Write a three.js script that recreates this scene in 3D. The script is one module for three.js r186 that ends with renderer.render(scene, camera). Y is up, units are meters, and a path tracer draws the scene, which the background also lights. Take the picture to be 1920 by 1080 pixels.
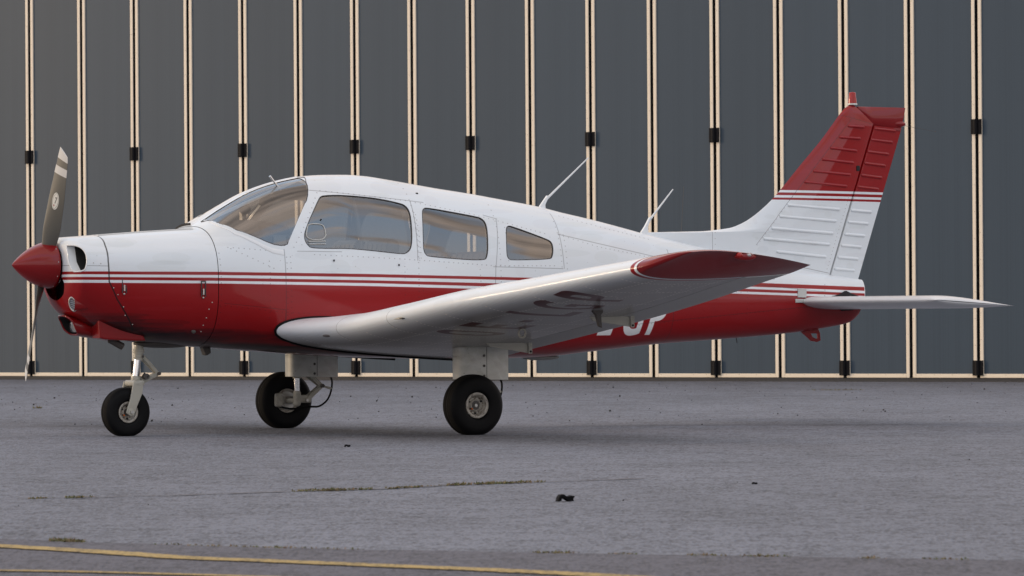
import * as THREE from 'three';
import { RoundedBoxGeometry } from 'three/addons/geometries/RoundedBoxGeometry.js';
import { mergeGeometries } from 'three/addons/utils/BufferGeometryUtils.js';

const scene = new THREE.Scene();
const D = Math.PI / 180;

// ---- camera: a long lens about 38 m from the aircraft, low over the apron, tilted a little
const camera = new THREE.PerspectiveCamera(2 * Math.atan(540 / 9608) / D, 16 / 9, 0.5, 4000);
camera.position.set(0, 0.8478, 38.0263);
camera.rotation.set(0.3157 * D, 0, -0.3953 * D, 'YXZ');
camera.focus = 37.2; camera.userData.fStop = 14;

// ---- sky: an evening sky computed as an equirectangular picture, warm towards the sunset on the left
function makeSky() {
  const W = 1024, H = 512, data = new Float32Array(W * H * 4);
  const hash = (x, y) => { let h = Math.imul(x | 0, 374761393) ^ Math.imul(y | 0, 668265263); h = Math.imul(h ^ (h >>> 13), 1274126177); return ((h ^ (h >>> 16)) >>> 0) / 4294967296; };
  const vn = (x, y) => { const xi = Math.floor(x), yi = Math.floor(y), u = x - xi, v = y - yi, a = u * u * (3 - 2 * u), b = v * v * (3 - 2 * v); return (hash(xi, yi) * (1 - a) + hash(xi + 1, yi) * a) * (1 - b) + (hash(xi, yi + 1) * (1 - a) + hash(xi + 1, yi + 1) * a) * b; };
  const fbm = (x, y) => { let s = 0, a = 0.5; for (let o = 0; o < 5; o++) { s += a * vn(x, y); x = x * 2.03 + 17; y = y * 2.03 + 5; a *= 0.5; } return s / 0.97; };
  const sm = (a, b, x) => { const t = Math.min(1, Math.max(0, (x - a) / (b - a))); return t * t * (3 - 2 * t); };
  for (let j = 0; j < H; j++) for (let i = 0; i < W; i++) {
    const lon = ((i + 0.5) / W - 0.5) * 2 * Math.PI, lat = ((j + 0.5) / H - 0.5) * Math.PI, k = (j * W + i) * 4;
    const dx = Math.cos(lat) * Math.cos(lon), dy = Math.sin(lat), dz = Math.cos(lat) * Math.sin(lon);
    const el = Math.max(dy, 0), up = sm(0, 0.75, el);
    let r = 1.22 + (0.84 - 1.22) * up, g = 1.26 + (1.10 - 1.26) * up, b = 1.36 + (1.46 - 1.36) * up;
    const az = Math.atan2(dz, -dx);                                    // 0 = the sunset, to the left of the view
    const glow = Math.exp(-az * az / 0.22) * Math.exp(-el / 0.13);
    r += 2.0 * glow; g += 1.15 * glow; b += 0.5 * glow;
    // streaky evening clouds on a plane overhead: brown-grey bodies with warm lit edges
    const pl = 1 / (el + 0.12), cx = dx * pl * 0.8, cz = dz * pl * 0.8, wob = 0.5 * fbm(cx * 1.3 + 40, cz * 1.3 + 60);
    const f = fbm(cx * 0.9 + wob + 3, cz * 2.6 + wob * 2.2 + 9), f2 = fbm(cx * 2.6 + wob * 3 + 20, cz * 6.5 + wob * 5 + 2), c = sm(0.37, 0.56, f + 0.25 * (f2 - 0.5)) * sm(0.02, 0.10, el), body = 0.22 + 1.35 * f2 - 0.24 * c, k2 = 0.92 * c;
    r = r * (1 - k2) + k2 * 1.58 * body; g = g * (1 - k2) + k2 * 1.25 * body; b = b * (1 - k2) + k2 * 1.02 * body;
    if (dy < 0) { const q = sm(0, 0.08, -dy); r = r * (1 - q) + 0.18 * q; g = g * (1 - q) + 0.18 * q; b = b * (1 - q) + 0.19 * q; }
    data[k] = r; data[k + 1] = g; data[k + 2] = b; data[k + 3] = 1;
  }
  const t = new THREE.DataTexture(data, W, H, THREE.RGBAFormat, THREE.FloatType);
  t.mapping = THREE.EquirectangularReflectionMapping; t.magFilter = THREE.LinearFilter; t.minFilter = THREE.LinearFilter; t.needsUpdate = true;
  return t;
}
scene.background = makeSky(); scene.environment = scene.background;

// ---- the low evening sun, soft behind thin cloud
const sun = new THREE.DirectionalLight(new THREE.Color(1.0, 0.76, 0.5), 1.3);
sun.position.set(-97, 11, -10); sun.target.position.set(0, 0, 0);
sun.castShadow = true; sun.shadow.radius = 24; sun.shadow.mapSize.set(2048, 2048);
Object.assign(sun.shadow.camera, { left: -14, right: 14, top: 14, bottom: -14, near: 1, far: 200 });
scene.add(sun, sun.target);

const renderer = new THREE.WebGLRenderer({ antialias: true });
renderer.setSize(1024, 576);
renderer.toneMapping = THREE.LinearToneMapping; renderer.toneMappingExposure = 0.95;
renderer.shadowMap.enabled = true;

// ---- helpers
let seed = 20240611;
const rnd = () => { seed = (Math.imul(seed, 1664525) + 1013904223) >>> 0; return seed / 4294967296; };
const rr = (a, b) => a + (b - a) * rnd();
const taken = {};
function numbered(name) { taken[name] = (taken[name] ?? -1) + 1; return taken[name] ? name + '_' + String(taken[name]).padStart(3, '0') : name; }
function tag(o, label, category, group) { o.userData.label = label; if (category) o.userData.category = category; if (group) o.userData.group = group; return o; }
function add(name, geo, mat, parent) {
  const m = new THREE.Mesh(geo, mat); m.name = name; m.castShadow = m.receiveShadow = true; (parent ?? scene).add(m); return m;
}
function node(name, parent) { const g = new THREE.Group(); g.name = name; (parent ?? scene).add(g); return g; }
const V = (F, H, L) => new THREE.Vector3(F, H, -L);          // forward, height, to port  ->  the aircraft's own axes
function sew(pos, nor, uv, idx) {                             // indexed triangles turned to agree with their normals
  for (let i = 0; i < idx.length; i += 3) {
    const [a, b, c] = [idx[i] * 3, idx[i + 1] * 3, idx[i + 2] * 3];
    const ux = pos[b] - pos[a], uy = pos[b + 1] - pos[a + 1], uz = pos[b + 2] - pos[a + 2], vx = pos[c] - pos[a], vy = pos[c + 1] - pos[a + 1], vz = pos[c + 2] - pos[a + 2];
    const d = (uy * vz - uz * vy) * nor[a] + (uz * vx - ux * vz) * nor[a + 1] + (ux * vy - uy * vx) * nor[a + 2];
    if (d < 0) { const t = idx[i + 1]; idx[i + 1] = idx[i + 2]; idx[i + 2] = t; }
  }
  const g = new THREE.BufferGeometry();
  g.setAttribute('position', new THREE.Float32BufferAttribute(pos, 3)); g.setAttribute('normal', new THREE.Float32BufferAttribute(nor, 3));
  g.setAttribute('uv', new THREE.Float32BufferAttribute(uv, 2)); g.setIndex(idx); return g;
}
// a grid over fn(u, v) -> [F, H, L]; sg mirrors it to starboard (-1); flip turns the normals
function sheet(fn, us, vs, { sg = 1, flip = 1, uv = (u, v) => [u, v], eu = 1e-3, ev = 1e-3 } = {}) {
  const pos = [], nor = [], uvs = [], idx = [], P = (u, v) => { const p = fn(u, v); return new THREE.Vector3(p[0], p[1], -p[2] * sg); };
  const a = new THREE.Vector3(), b = new THREE.Vector3();
  us.forEach((u, i) => vs.forEach((v, j) => {
    const p = P(u, v); pos.push(p.x, p.y, p.z);
    const du = us[Math.min(i + 1, us.length - 1)] === u && us[Math.max(i - 1, 0)] === u ? 0 : eu;
    a.copy(P(u + (i < us.length - 1 ? eu : 0), v)).sub(P(u - (i ? eu : 0), v)); b.copy(P(u, v + (j < vs.length - 1 ? ev : 0))).sub(P(u, v - (j ? ev : 0)));
    const n = a.cross(b).multiplyScalar(flip * sg).normalize(); nor.push(n.x, n.y, n.z); uvs.push(...uv(u, v, [p.x, p.y, -p.z * sg]));
  }));
  const M = vs.length;
  for (let i = 0; i < us.length - 1; i++) for (let j = 0; j < M - 1; j++) { const k = i * M + j; idx.push(k, k + 1, k + M, k + 1, k + M + 1, k + M); }
  return sew(pos, nor, uvs, idx);
}
const lin = (a, b, n) => Array.from({ length: n + 1 }, (_, i) => a + (b - a) * i / n);
// a solid between two F-H outlines, across L from l0 to l1, with a small bevel
function slab(pts, l0, l1, bevel = 0.004) {
  const s = new THREE.Shape(pts.map(p => new THREE.Vector2(p[0], p[1])));
  const g = new THREE.ExtrudeGeometry(s, { depth: Math.abs(l1 - l0) - 2 * bevel, bevelEnabled: bevel > 0, bevelSize: bevel, bevelThickness: bevel, bevelSegments: 2, curveSegments: 8, bevelOffset: -bevel });
  g.translate(0, 0, -Math.max(l0, l1) + bevel); return g;
}
function rod(a, b, r0, r1 = r0, n = 14) {                      // tapered rod between two points
  const d = new THREE.Vector3().subVectors(b, a), g = new THREE.CylinderGeometry(r1, r0, d.length(), n);
  g.applyQuaternion(new THREE.Quaternion().setFromUnitVectors(new THREE.Vector3(0, 1, 0), d.clone().normalize())); g.translate((a.x + b.x) / 2, (a.y + b.y) / 2, (a.z + b.z) / 2); return g;
}
function beam(a, b, w, t, rad = 0.004) {                        // rounded bar between two points: w across L, t in the F-H plane
  const d = new THREE.Vector3().subVectors(b, a), g = new RoundedBoxGeometry(t, d.length(), w, 2, rad);
  g.applyQuaternion(new THREE.Quaternion().setFromUnitVectors(new THREE.Vector3(0, 1, 0), d.clone().normalize())); g.translate((a.x + b.x) / 2, (a.y + b.y) / 2, (a.z + b.z) / 2); return g;
}
function rbox(F, H, L, f, h, l, rad = 0.006) { const g = new RoundedBoxGeometry(f, h, l, 2, rad); g.translate(F, H, -L); return g; }
function tubeThrough(pts, r, n = 24) { return new THREE.TubeGeometry(new THREE.CatmullRomCurve3(pts), n, r, 8); }
function ball(F, H, L, f, h, l, n = 20) { const g = new THREE.SphereGeometry(1, n, Math.round(n * 0.7)); g.scale(f, h, l); g.translate(F, H, -L); return g; }
function noiseTile(n, oct, sd) {                                // periodic value noise, 0..1; oct = [[cells, weight], ...]
  const out = new Float32Array(n * n); let wsum = 0; const h = (x, y, s) => { let q = Math.imul(x + 1, 374761393) ^ Math.imul(y + 1, 668265263) ^ Math.imul(s + sd, 982451653); q = Math.imul(q ^ (q >>> 13), 1274126177); return ((q ^ (q >>> 16)) >>> 0) / 4294967296; };
  oct.forEach(([cx, w, cy = cx], s) => {
    wsum += w; const tab = new Float32Array(cx * cy); for (let y = 0; y < cy; y++) for (let x = 0; x < cx; x++) tab[y * cx + x] = h(x, y, s);
    for (let j = 0; j < n; j++) { const y = j / n * cy, yi = Math.floor(y), v = y - yi, b = v * v * (3 - 2 * v), y1 = (yi + 1) % cy;
      for (let i = 0; i < n; i++) { const x = i / n * cx, xi = Math.floor(x), u = x - xi, a = u * u * (3 - 2 * u), x1 = (xi + 1) % cx;
        out[j * n + i] += w * ((tab[yi * cx + xi] * (1 - a) + tab[yi * cx + x1] * a) * (1 - b) + (tab[y1 * cx + xi] * (1 - a) + tab[y1 * cx + x1] * a) * b); } }
  });
  for (let i = 0; i < out.length; i++) out[i] /= wsum; return out;
}
function greyTexture(f, n, lo, hi, srgb, rx = 1, ry = 1, tint = [1, 1, 1]) {
  const d = new Uint8Array(n * n * 4); for (let i = 0; i < n * n; i++) { const v = 255 * Math.min(1, Math.max(0, lo + (hi - lo) * f[i])); d[i * 4] = v * tint[0]; d[i * 4 + 1] = v * tint[1]; d[i * 4 + 2] = v * tint[2]; d[i * 4 + 3] = 255; }
  const t = new THREE.DataTexture(d, n, n); t.wrapS = t.wrapT = THREE.RepeatWrapping; t.magFilter = THREE.LinearFilter; t.minFilter = THREE.LinearMipmapLinearFilter; t.generateMipmaps = true; t.repeat.set(rx, ry); if (srgb) t.colorSpace = THREE.SRGBColorSpace; t.needsUpdate = true; return t;
}
function canvasTexture(w, h, draw, srgb = true) {
  const c = document.createElement('canvas'); c.width = w; c.height = h; const x = c.getContext('2d'); draw(x, w, h);
  const t = new THREE.CanvasTexture(c); if (srgb) t.colorSpace = THREE.SRGBColorSpace; t.anisotropy = 16; return t;
}
const lc = (r, g, b) => new THREE.Color().setRGB(r, g, b);
const std = (c, o = {}) => new THREE.MeshPhysicalMaterial({ color: c, roughness: 0.5, ...o });
// ================= ground =================
const asphaltNoise = noiseTile(2048, [[14, 0.35], [48, 0.6], [160, 0.9, 90], [520, 1.3, 110], [1024, 1.6, 200]], 3);
const asphaltMap = greyTexture(asphaltNoise, 2048, -0.10, 1.75, false, 1, 1, [1, 1, 1]);
const asphaltBump = greyTexture(asphaltNoise, 2048, -0.6, 1.7, false);
const hash2 = (x, y) => { let h = Math.imul(x | 0, 374761393) ^ Math.imul(y | 0, 668265263); h = Math.imul(h ^ (h >>> 13), 1274126177); return ((h ^ (h >>> 16)) >>> 0) / 4294967296; };
const vnoise = (x, y) => { const xi = Math.floor(x), yi = Math.floor(y), u = x - xi, v = y - yi, a = u * u * (3 - 2 * u), b = v * v * (3 - 2 * v); return (hash2(xi, yi) * (1 - a) + hash2(xi + 1, yi) * a) * (1 - b) + (hash2(xi, yi + 1) * (1 - a) + hash2(xi + 1, yi + 1) * a) * b; };
const fbm2 = (x, y) => (vnoise(x, y) + 0.5 * vnoise(x * 2.1 + 7, y * 2.1 + 3) + 0.25 * vnoise(x * 4.3 + 1, y * 4.3 + 9)) / 1.75;
const edgeLine = [[-12, 11], [-2.111, 18.15], [-1.494, 18.72], [-1.009, 19.10], [-0.51, 19.42], [-0.026, 19.67], [0.631, 20.0], [1.174, 20.28], [1.809, 20.58], [14, 26]];
const along = (pts, x) => { let i = 0; while (i < pts.length - 2 && x > pts[i + 1][0]) i++; const [a, b] = [pts[i], pts[i + 1]]; return a[1] + (b[1] - a[1]) * (x - a[0]) / (b[0] - a[0]); };
// oil and tyre stains with a shape of their own: x, z, half length, half width, strength
const STAINS = [[1.39, -1.40, 1.15, 0.32, 0.30], [2.62, -1.12, 0.75, 0.26, 0.28], [1.25, 8.6, 0.22, 0.12, 0.26], [0.9, -10.5, 0.55, 0.3, 0.22], [2.9, -15.2, 0.9, 0.5, 0.2], [0.55, -13.2, 0.35, 0.25, 0.22], [1.8, -5.8, 0.45, 0.2, 0.2], [-3.4, -2.6, 0.8, 0.3, 0.2], [-2.8, 5.6, 0.5, 0.2, 0.08], [-1.2, 9.0, 0.8, 0.25, 0.08]];
{
  const x0 = -9, x1 = 9, z0 = -36.5, z1 = 25, nx = 144, nz = 492, pos = [], col = [], uv = [], idx = [];
  for (let j = 0; j <= nz; j++) for (let i = 0; i <= nx; i++) {
    const x = x0 + (x1 - x0) * i / nx, z = z0 + (z1 - z0) * j / nz;
    let m = 0.84 + 0.24 * fbm2(x * 0.55 + 40, z * 0.22 + 11) + 0.13 * (vnoise(x * 2.7, z * 0.9) - 0.5) + 0.10 * (vnoise(x * 1.1 + 70, z * 0.35 + 20) - 0.5);
    for (const [sx, sz, a, b, k] of STAINS) { const q = ((x - sx) / a) ** 2 + ((z - sz) / b) ** 2; m *= 1 - 1.25 * k * Math.exp(-q * 1.4); }
    // dust and washed-out fines along the door threshold
    pos.push(x, 0, z); col.push(m, m, m * 1.0); uv.push(x / 7, -z / 7);
  }
  for (let j = 0; j < nz; j++) for (let i = 0; i < nx; i++) { const k = j * (nx + 1) + i; idx.push(k, k + nx + 1, k + 1, k + 1, k + nx + 1, k + nx + 2); }
  const g = new THREE.BufferGeometry(); g.setAttribute('position', new THREE.Float32BufferAttribute(pos, 3)); g.setAttribute('color', new THREE.Float32BufferAttribute(col, 3)); g.setAttribute('uv', new THREE.Float32BufferAttribute(uv, 2)); g.setIndex(idx); g.computeVertexNormals();
  const apron = add('apron', g, new THREE.MeshStandardMaterial({ color: lc(0.176, 0.192, 0.232), map: asphaltMap, bumpMap: asphaltBump, bumpScale: 0.006, roughness: 0.9, vertexColors: true }));
  apron.userData.kind = 'structure'; apron.userData.label = 'weathered pale grey asphalt apron under the aircraft';
  // the ground beyond, one sheet to the horizon, 4 mm lower
  const far = new THREE.PlaneGeometry(3000, 3000); far.rotateX(-Math.PI / 2); far.translate(0, -0.004, 0);
  const fu = far.attributes.uv; for (let i = 0; i < fu.count; i++) fu.setXY(i, fu.getX(i) * 3000 / 7, fu.getY(i) * 3000 / 7);
  const ground = add('ground', far, new THREE.MeshStandardMaterial({ color: lc(0.176, 0.192, 0.232), map: asphaltMap, roughness: 0.92 }));
  ground.userData.kind = 'structure';
}
// strip from a polyline of [x, z] with a wobbling width, lying y above the apron
function groundStrip(pts, w, y, jitter = 0, fill = null) {
  const pos = [], uv = [], idx = []; let n = 0;
  const c = new THREE.CatmullRomCurve3(pts.map(p => new THREE.Vector3(p[0], 0, p[1]))), N = Math.max(12, pts.length * 14);
  for (let i = 0; i <= N; i++) {
    const p = c.getPoint(i / N), t = c.getTangent(i / N), nx = -t.z, nz = t.x;
    const a = w / 2 * (1 + jitter * (rnd() - 0.5) * 2), b = fill ? fill : w / 2 * (1 + jitter * (rnd() - 0.5) * 2), sh = jitter * w * (rnd() - 0.5) * 0.6;
    pos.push(p.x - nx * (a + sh), y, p.z - nz * (a + sh), p.x + nx * (b - sh), y, p.z + nz * (b - sh)); uv.push((p.x - nx * a) / 7, -(p.z - nz * a) / 7, (p.x + nx * b) / 7, -(p.z + nz * b) / 7);
    if (i) idx.push(n - 2, n - 1, n, n - 1, n + 1, n); n += 2;
  }
  const g = new THREE.BufferGeometry(); g.setAttribute('position', new THREE.Float32BufferAttribute(pos, 3)); g.setAttribute('uv', new THREE.Float32BufferAttribute(uv, 2)); g.setIndex(idx);
  const nn = new Float32Array(pos.length); for (let i = 1; i < nn.length; i += 3) nn[i] = 1; g.setAttribute('normal', new THREE.Float32BufferAttribute(nn, 3));
  for (let i = 0; i < idx.length; i += 3) { const [a, b, d] = [idx[i], idx[i + 1], idx[i + 2]]; const cr = (pos[b * 3 + 2] - pos[a * 3 + 2]) * (pos[d * 3] - pos[a * 3]) - (pos[b * 3] - pos[a * 3]) * (pos[d * 3 + 2] - pos[a * 3 + 2]); if (cr < 0) { idx[i + 1] = d; idx[i + 2] = b; } }
  g.setIndex(idx); return g;
}
{
  // the newer, darker taxiway surface in the foreground
  const pos = [], uv = [], idx = []; const N = 160; let k = 0;
  for (let i = 0; i <= N; i++) { const x = -9 + 18 * i / N, ze = along(edgeLine, x) + 0.05 * (vnoise(x * 5, 3) - 0.5) + 0.02 * (vnoise(x * 23, 8) - 0.5); for (const z of [ze, 30]) { pos.push(x, 0.004, z); uv.push(x / 7, -z / 7); } if (i) idx.push(k - 2, k - 1, k, k - 1, k + 1, k); k += 2; }
  const g = new THREE.BufferGeometry(); g.setAttribute('position', new THREE.Float32BufferAttribute(pos, 3)); g.setAttribute('uv', new THREE.Float32BufferAttribute(uv, 2)); g.setIndex(idx); g.computeVertexNormals();
  const road = add('taxiway', g, new THREE.MeshStandardMaterial({ color: lc(0.104, 0.106, 0.130), map: asphaltMap, bumpMap: asphaltBump, bumpScale: 0.005, roughness: 0.88 }));
  road.userData.kind = 'structure'; road.userData.label = 'darker newer asphalt taxiway along the near edge of the apron';
  const yellow = new THREE.MeshStandardMaterial({ color: lc(0.42, 0.30, 0.10), map: asphaltMap, roughness: 0.8 });
  const l1 = add('painted_line', groundStrip([[-4.4, 16.0], [-2.6, 18.1], [-1.911, 18.964], [-1.468, 19.542], [-1.15, 20.01], [-0.896, 20.24], [-0.478, 20.64], [-0.006, 21.10], [0.237, 21.38], [0.9, 22.2]], 0.15, 0.008, 0.10), yellow);
  l1.userData = { kind: 'structure', label: 'long yellow taxiway line slanting across the left foreground' };
  const l2 = add('painted_line_001', groundStrip([[-2.6, 20.35], [-1.797, 20.80], [-1.50, 20.93], [-1.2, 21.11], [-0.5, 21.6]], 0.075, 0.0082, 0.14), yellow);
  l2.userData = { kind: 'structure', label: 'second yellow line at the bottom left edge of the picture' };
  // crack in the apron with grass growing out of it
  const crackPts = [[-3.6, 14.9], [-2.644, 14.115], [-2.227, 13.8], [-1.612, 13.5], [-1.046, 13.06], [-0.687, 12.86], [-0.302, 12.3], [0.129, 11.95], [0.657, 11.46], [1.6, 10.6]];
  const crack = add('crack', groundStrip(crackPts.slice(2, 9), 0.045, 0.004, 0.95), new THREE.MeshStandardMaterial({ color: lc(0.125, 0.122, 0.13), roughness: 1 }));
  crack.userData = { kind: 'structure', label: 'thin dark crack running across the apron in front of the aircraft' };
  // grass tufts: many small blades in the crack and along the edge of the taxiway
  const blade = new THREE.BufferGeometry(); blade.setAttribute('position', new THREE.Float32BufferAttribute([-0.0035, 0, 0, 0.0035, 0, 0, -0.002, 0.5, 0.12, 0.002, 0.5, 0.12, 0, 1, 0.42], 3)); blade.setIndex([0, 1, 2, 1, 3, 2, 2, 3, 4]); blade.computeVertexNormals();
  const spots = []; const put = (pts, x0, x1, n, h, spread = 0.05) => { for (let i = 0; i < n; i++) { const k = rnd() < 0.6 ? (rnd() + rnd()) / 2 : rnd(), x = x0 + (x1 - x0) * (k * 1.16 - 0.08), clump = 0.35 + 0.9 * vnoise(x * 40, 5); if (rnd() > clump) continue; spots.push([x, along(pts, x) + rr(-spread, spread) * (0.4 + clump), h * rr(0.4, 1.4)]); } };
  put(crackPts, -1.06, -0.72, 380, 0.017); put(crackPts, -0.62, -0.46, 160, 0.013); put(crackPts, -0.30, 0.13, 480, 0.017); put(crackPts, -2.28, -2.19, 70, 0.012); put(crackPts, -2.12, -2.0, 90, 0.013); put(crackPts, -0.44, -0.3, 26, 0.009);
  put(edgeLine, -1.76, -1.63, 240, 0.018); put(edgeLine, -1.3, -0.6, 200, 0.011); put(edgeLine, 0.05, 0.22, 120, 0.010); put(edgeLine, 0.34, 0.43, 60, 0.009); put(edgeLine, 0.62, 0.74, 70, 0.010); put(edgeLine, 0.8, 0.95, 70, 0.01); put(edgeLine, 1.2, 1.28, 40, 0.01); put(edgeLine, 1.42, 1.55, 60, 0.01);
  put([[-4.6, -10.8], [-4.42, -10.75]], -4.57, -4.49, 60, 0.035); put([[3.2, -18.9], [3.9, -18.8]], 3.35, 3.85, 160, 0.02);
  const grass = new THREE.InstancedMesh(blade, new THREE.MeshStandardMaterial({ color: 0xffffff, roughness: 0.9, side: THREE.DoubleSide }), spots.length);
  const o = new THREE.Object3D(), cc = new THREE.Color();
  spots.forEach(([x, z, h], i) => { o.position.set(x, 0.003, z); o.rotation.set(rr(-0.6, 0.6), rr(0, 6.28), rr(-0.5, 0.5)); o.scale.set(1.6, h * 0.62, h * 1.1); o.updateMatrix(); grass.setMatrixAt(i, o.matrix); grass.setColorAt(i, rnd() < 0.55 ? cc.setRGB(0.15, 0.13, 0.06) : rnd() < 0.5 ? cc.setRGB(0.09, 0.11, 0.04) : cc.setRGB(0.22, 0.15, 0.09)); });
  grass.name = 'grass'; grass.userData = { kind: 'stuff', label: 'thin yellowish grass growing in the apron crack and along the taxiway edge' }; grass.castShadow = true; scene.add(grass);
  // loose grit swept towards the hangar
  const stone = new THREE.IcosahedronGeometry(1, 0), N2 = 430, grit = new THREE.InstancedMesh(stone, new THREE.MeshStandardMaterial({ color: 0xffffff, roughness: 0.95 }), N2);
  for (let i = 0; i < N2; i++) {
    const near = rnd() < 0.86, z = near ? rr(-26, -1) - rnd() * rnd() * 4 : rr(-1, 17), x = rr(-7, 7); const s = (rnd() < 0.07 ? rr(0.009, 0.013) : rr(0.003, 0.0075)) * (near ? 1 : 0.5);
    o.position.set(x, s * 0.5, z); o.rotation.set(rr(0, 3), rr(0, 3), rr(0, 3)); o.scale.set(s, s * rr(0.6, 1), s * rr(0.7, 1.2)); o.updateMatrix(); grit.setMatrixAt(i, o.matrix); const v = rr(0.008, 0.05); grit.setColorAt(i, cc.setRGB(v, v, v * 1.05));
  }
  grit.name = 'loose_grit'; grit.userData = { kind: 'stuff', label: 'dark loose grit scattered over the apron towards the hangar doors' }; grit.castShadow = true; scene.add(grit);
  // a curled scrap of black rubber, and two small crumbs
  const black = new THREE.MeshPhysicalMaterial({ color: lc(0.004, 0.004, 0.005), roughness: 0.8, specularIntensity: 0.25 });
  const scrap = (x, z, s, label) => {
    const sh = new THREE.Shape([[-21, 0], [-18, 10], [-14, 15], [-6, 16], [0, 11], [7, 10], [14, 13], [21, 12], [17, 6], [18, 1], [6, 0], [0, 4], [-6, 8], [-12, 9], [-15, 1]].map(p => new THREE.Vector2(p[0] * 0.0019 * s, p[1] * 0.0019 * s)));
    const g = new THREE.ExtrudeGeometry(sh, { depth: 0.05 * s, bevelEnabled: true, bevelSize: 0.003 * s, bevelThickness: 0.006 * s, bevelSegments: 2, curveSegments: 3 }); const p = g.attributes.position; for (let i = 0; i < p.count; i++) p.setX(i, p.getX(i) + 0.25 * (p.getZ(i) - 0.02) + 0.004 * s * Math.sin(p.getZ(i) * 120)); g.computeVertexNormals();
    const m = add(numbered('rubber_scrap'), g, black); m.position.set(x, 0.004 * s, z); tag(m, label, 'litter'); };
  scrap(0.237, 14.6, 0.9, 'crumpled black rubber scrap lying alone on the near apron right of centre');
  scrap(-1.082, 4.49, 0.45, 'small black crumb on the apron between the nose wheel and the near main wheel');
  scrap(1.208, 12.42, 0.3, 'tiny black speck on the apron to the right of the crumpled rubber scrap');
}

// low wooded hills all round, far off; seen only in the glass and the paint
{
  const pos = [], idx = [], N = 240;
  for (let i = 0; i <= N; i++) { const a = i / N * 2 * Math.PI, R = 1300, q = 5 + 9 * a / 6.2832, h = 28 + 42 * fbm2(Math.cos(a) * 4 + 9, Math.sin(a) * 4 + 4); pos.push(Math.cos(a) * R, -2, Math.sin(a) * R, Math.cos(a) * (R + 260), h, Math.sin(a) * (R + 260), Math.cos(a) * (R + 420), -2, Math.sin(a) * (R + 420)); if (i) { const k = i * 3; for (const j of [0, 1]) idx.push(k - 3 + j, k + j, k - 2 + j, k - 2 + j, k + j, k + 1 + j); } }
  const g = new THREE.BufferGeometry(); g.setAttribute('position', new THREE.Float32BufferAttribute(pos, 3)); g.setIndex(idx); g.computeVertexNormals();
  const hills = add('hills', g, new THREE.MeshStandardMaterial({ color: lc(0.055, 0.065, 0.05), roughness: 1 })); hills.userData = { kind: 'structure' };
}
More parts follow.
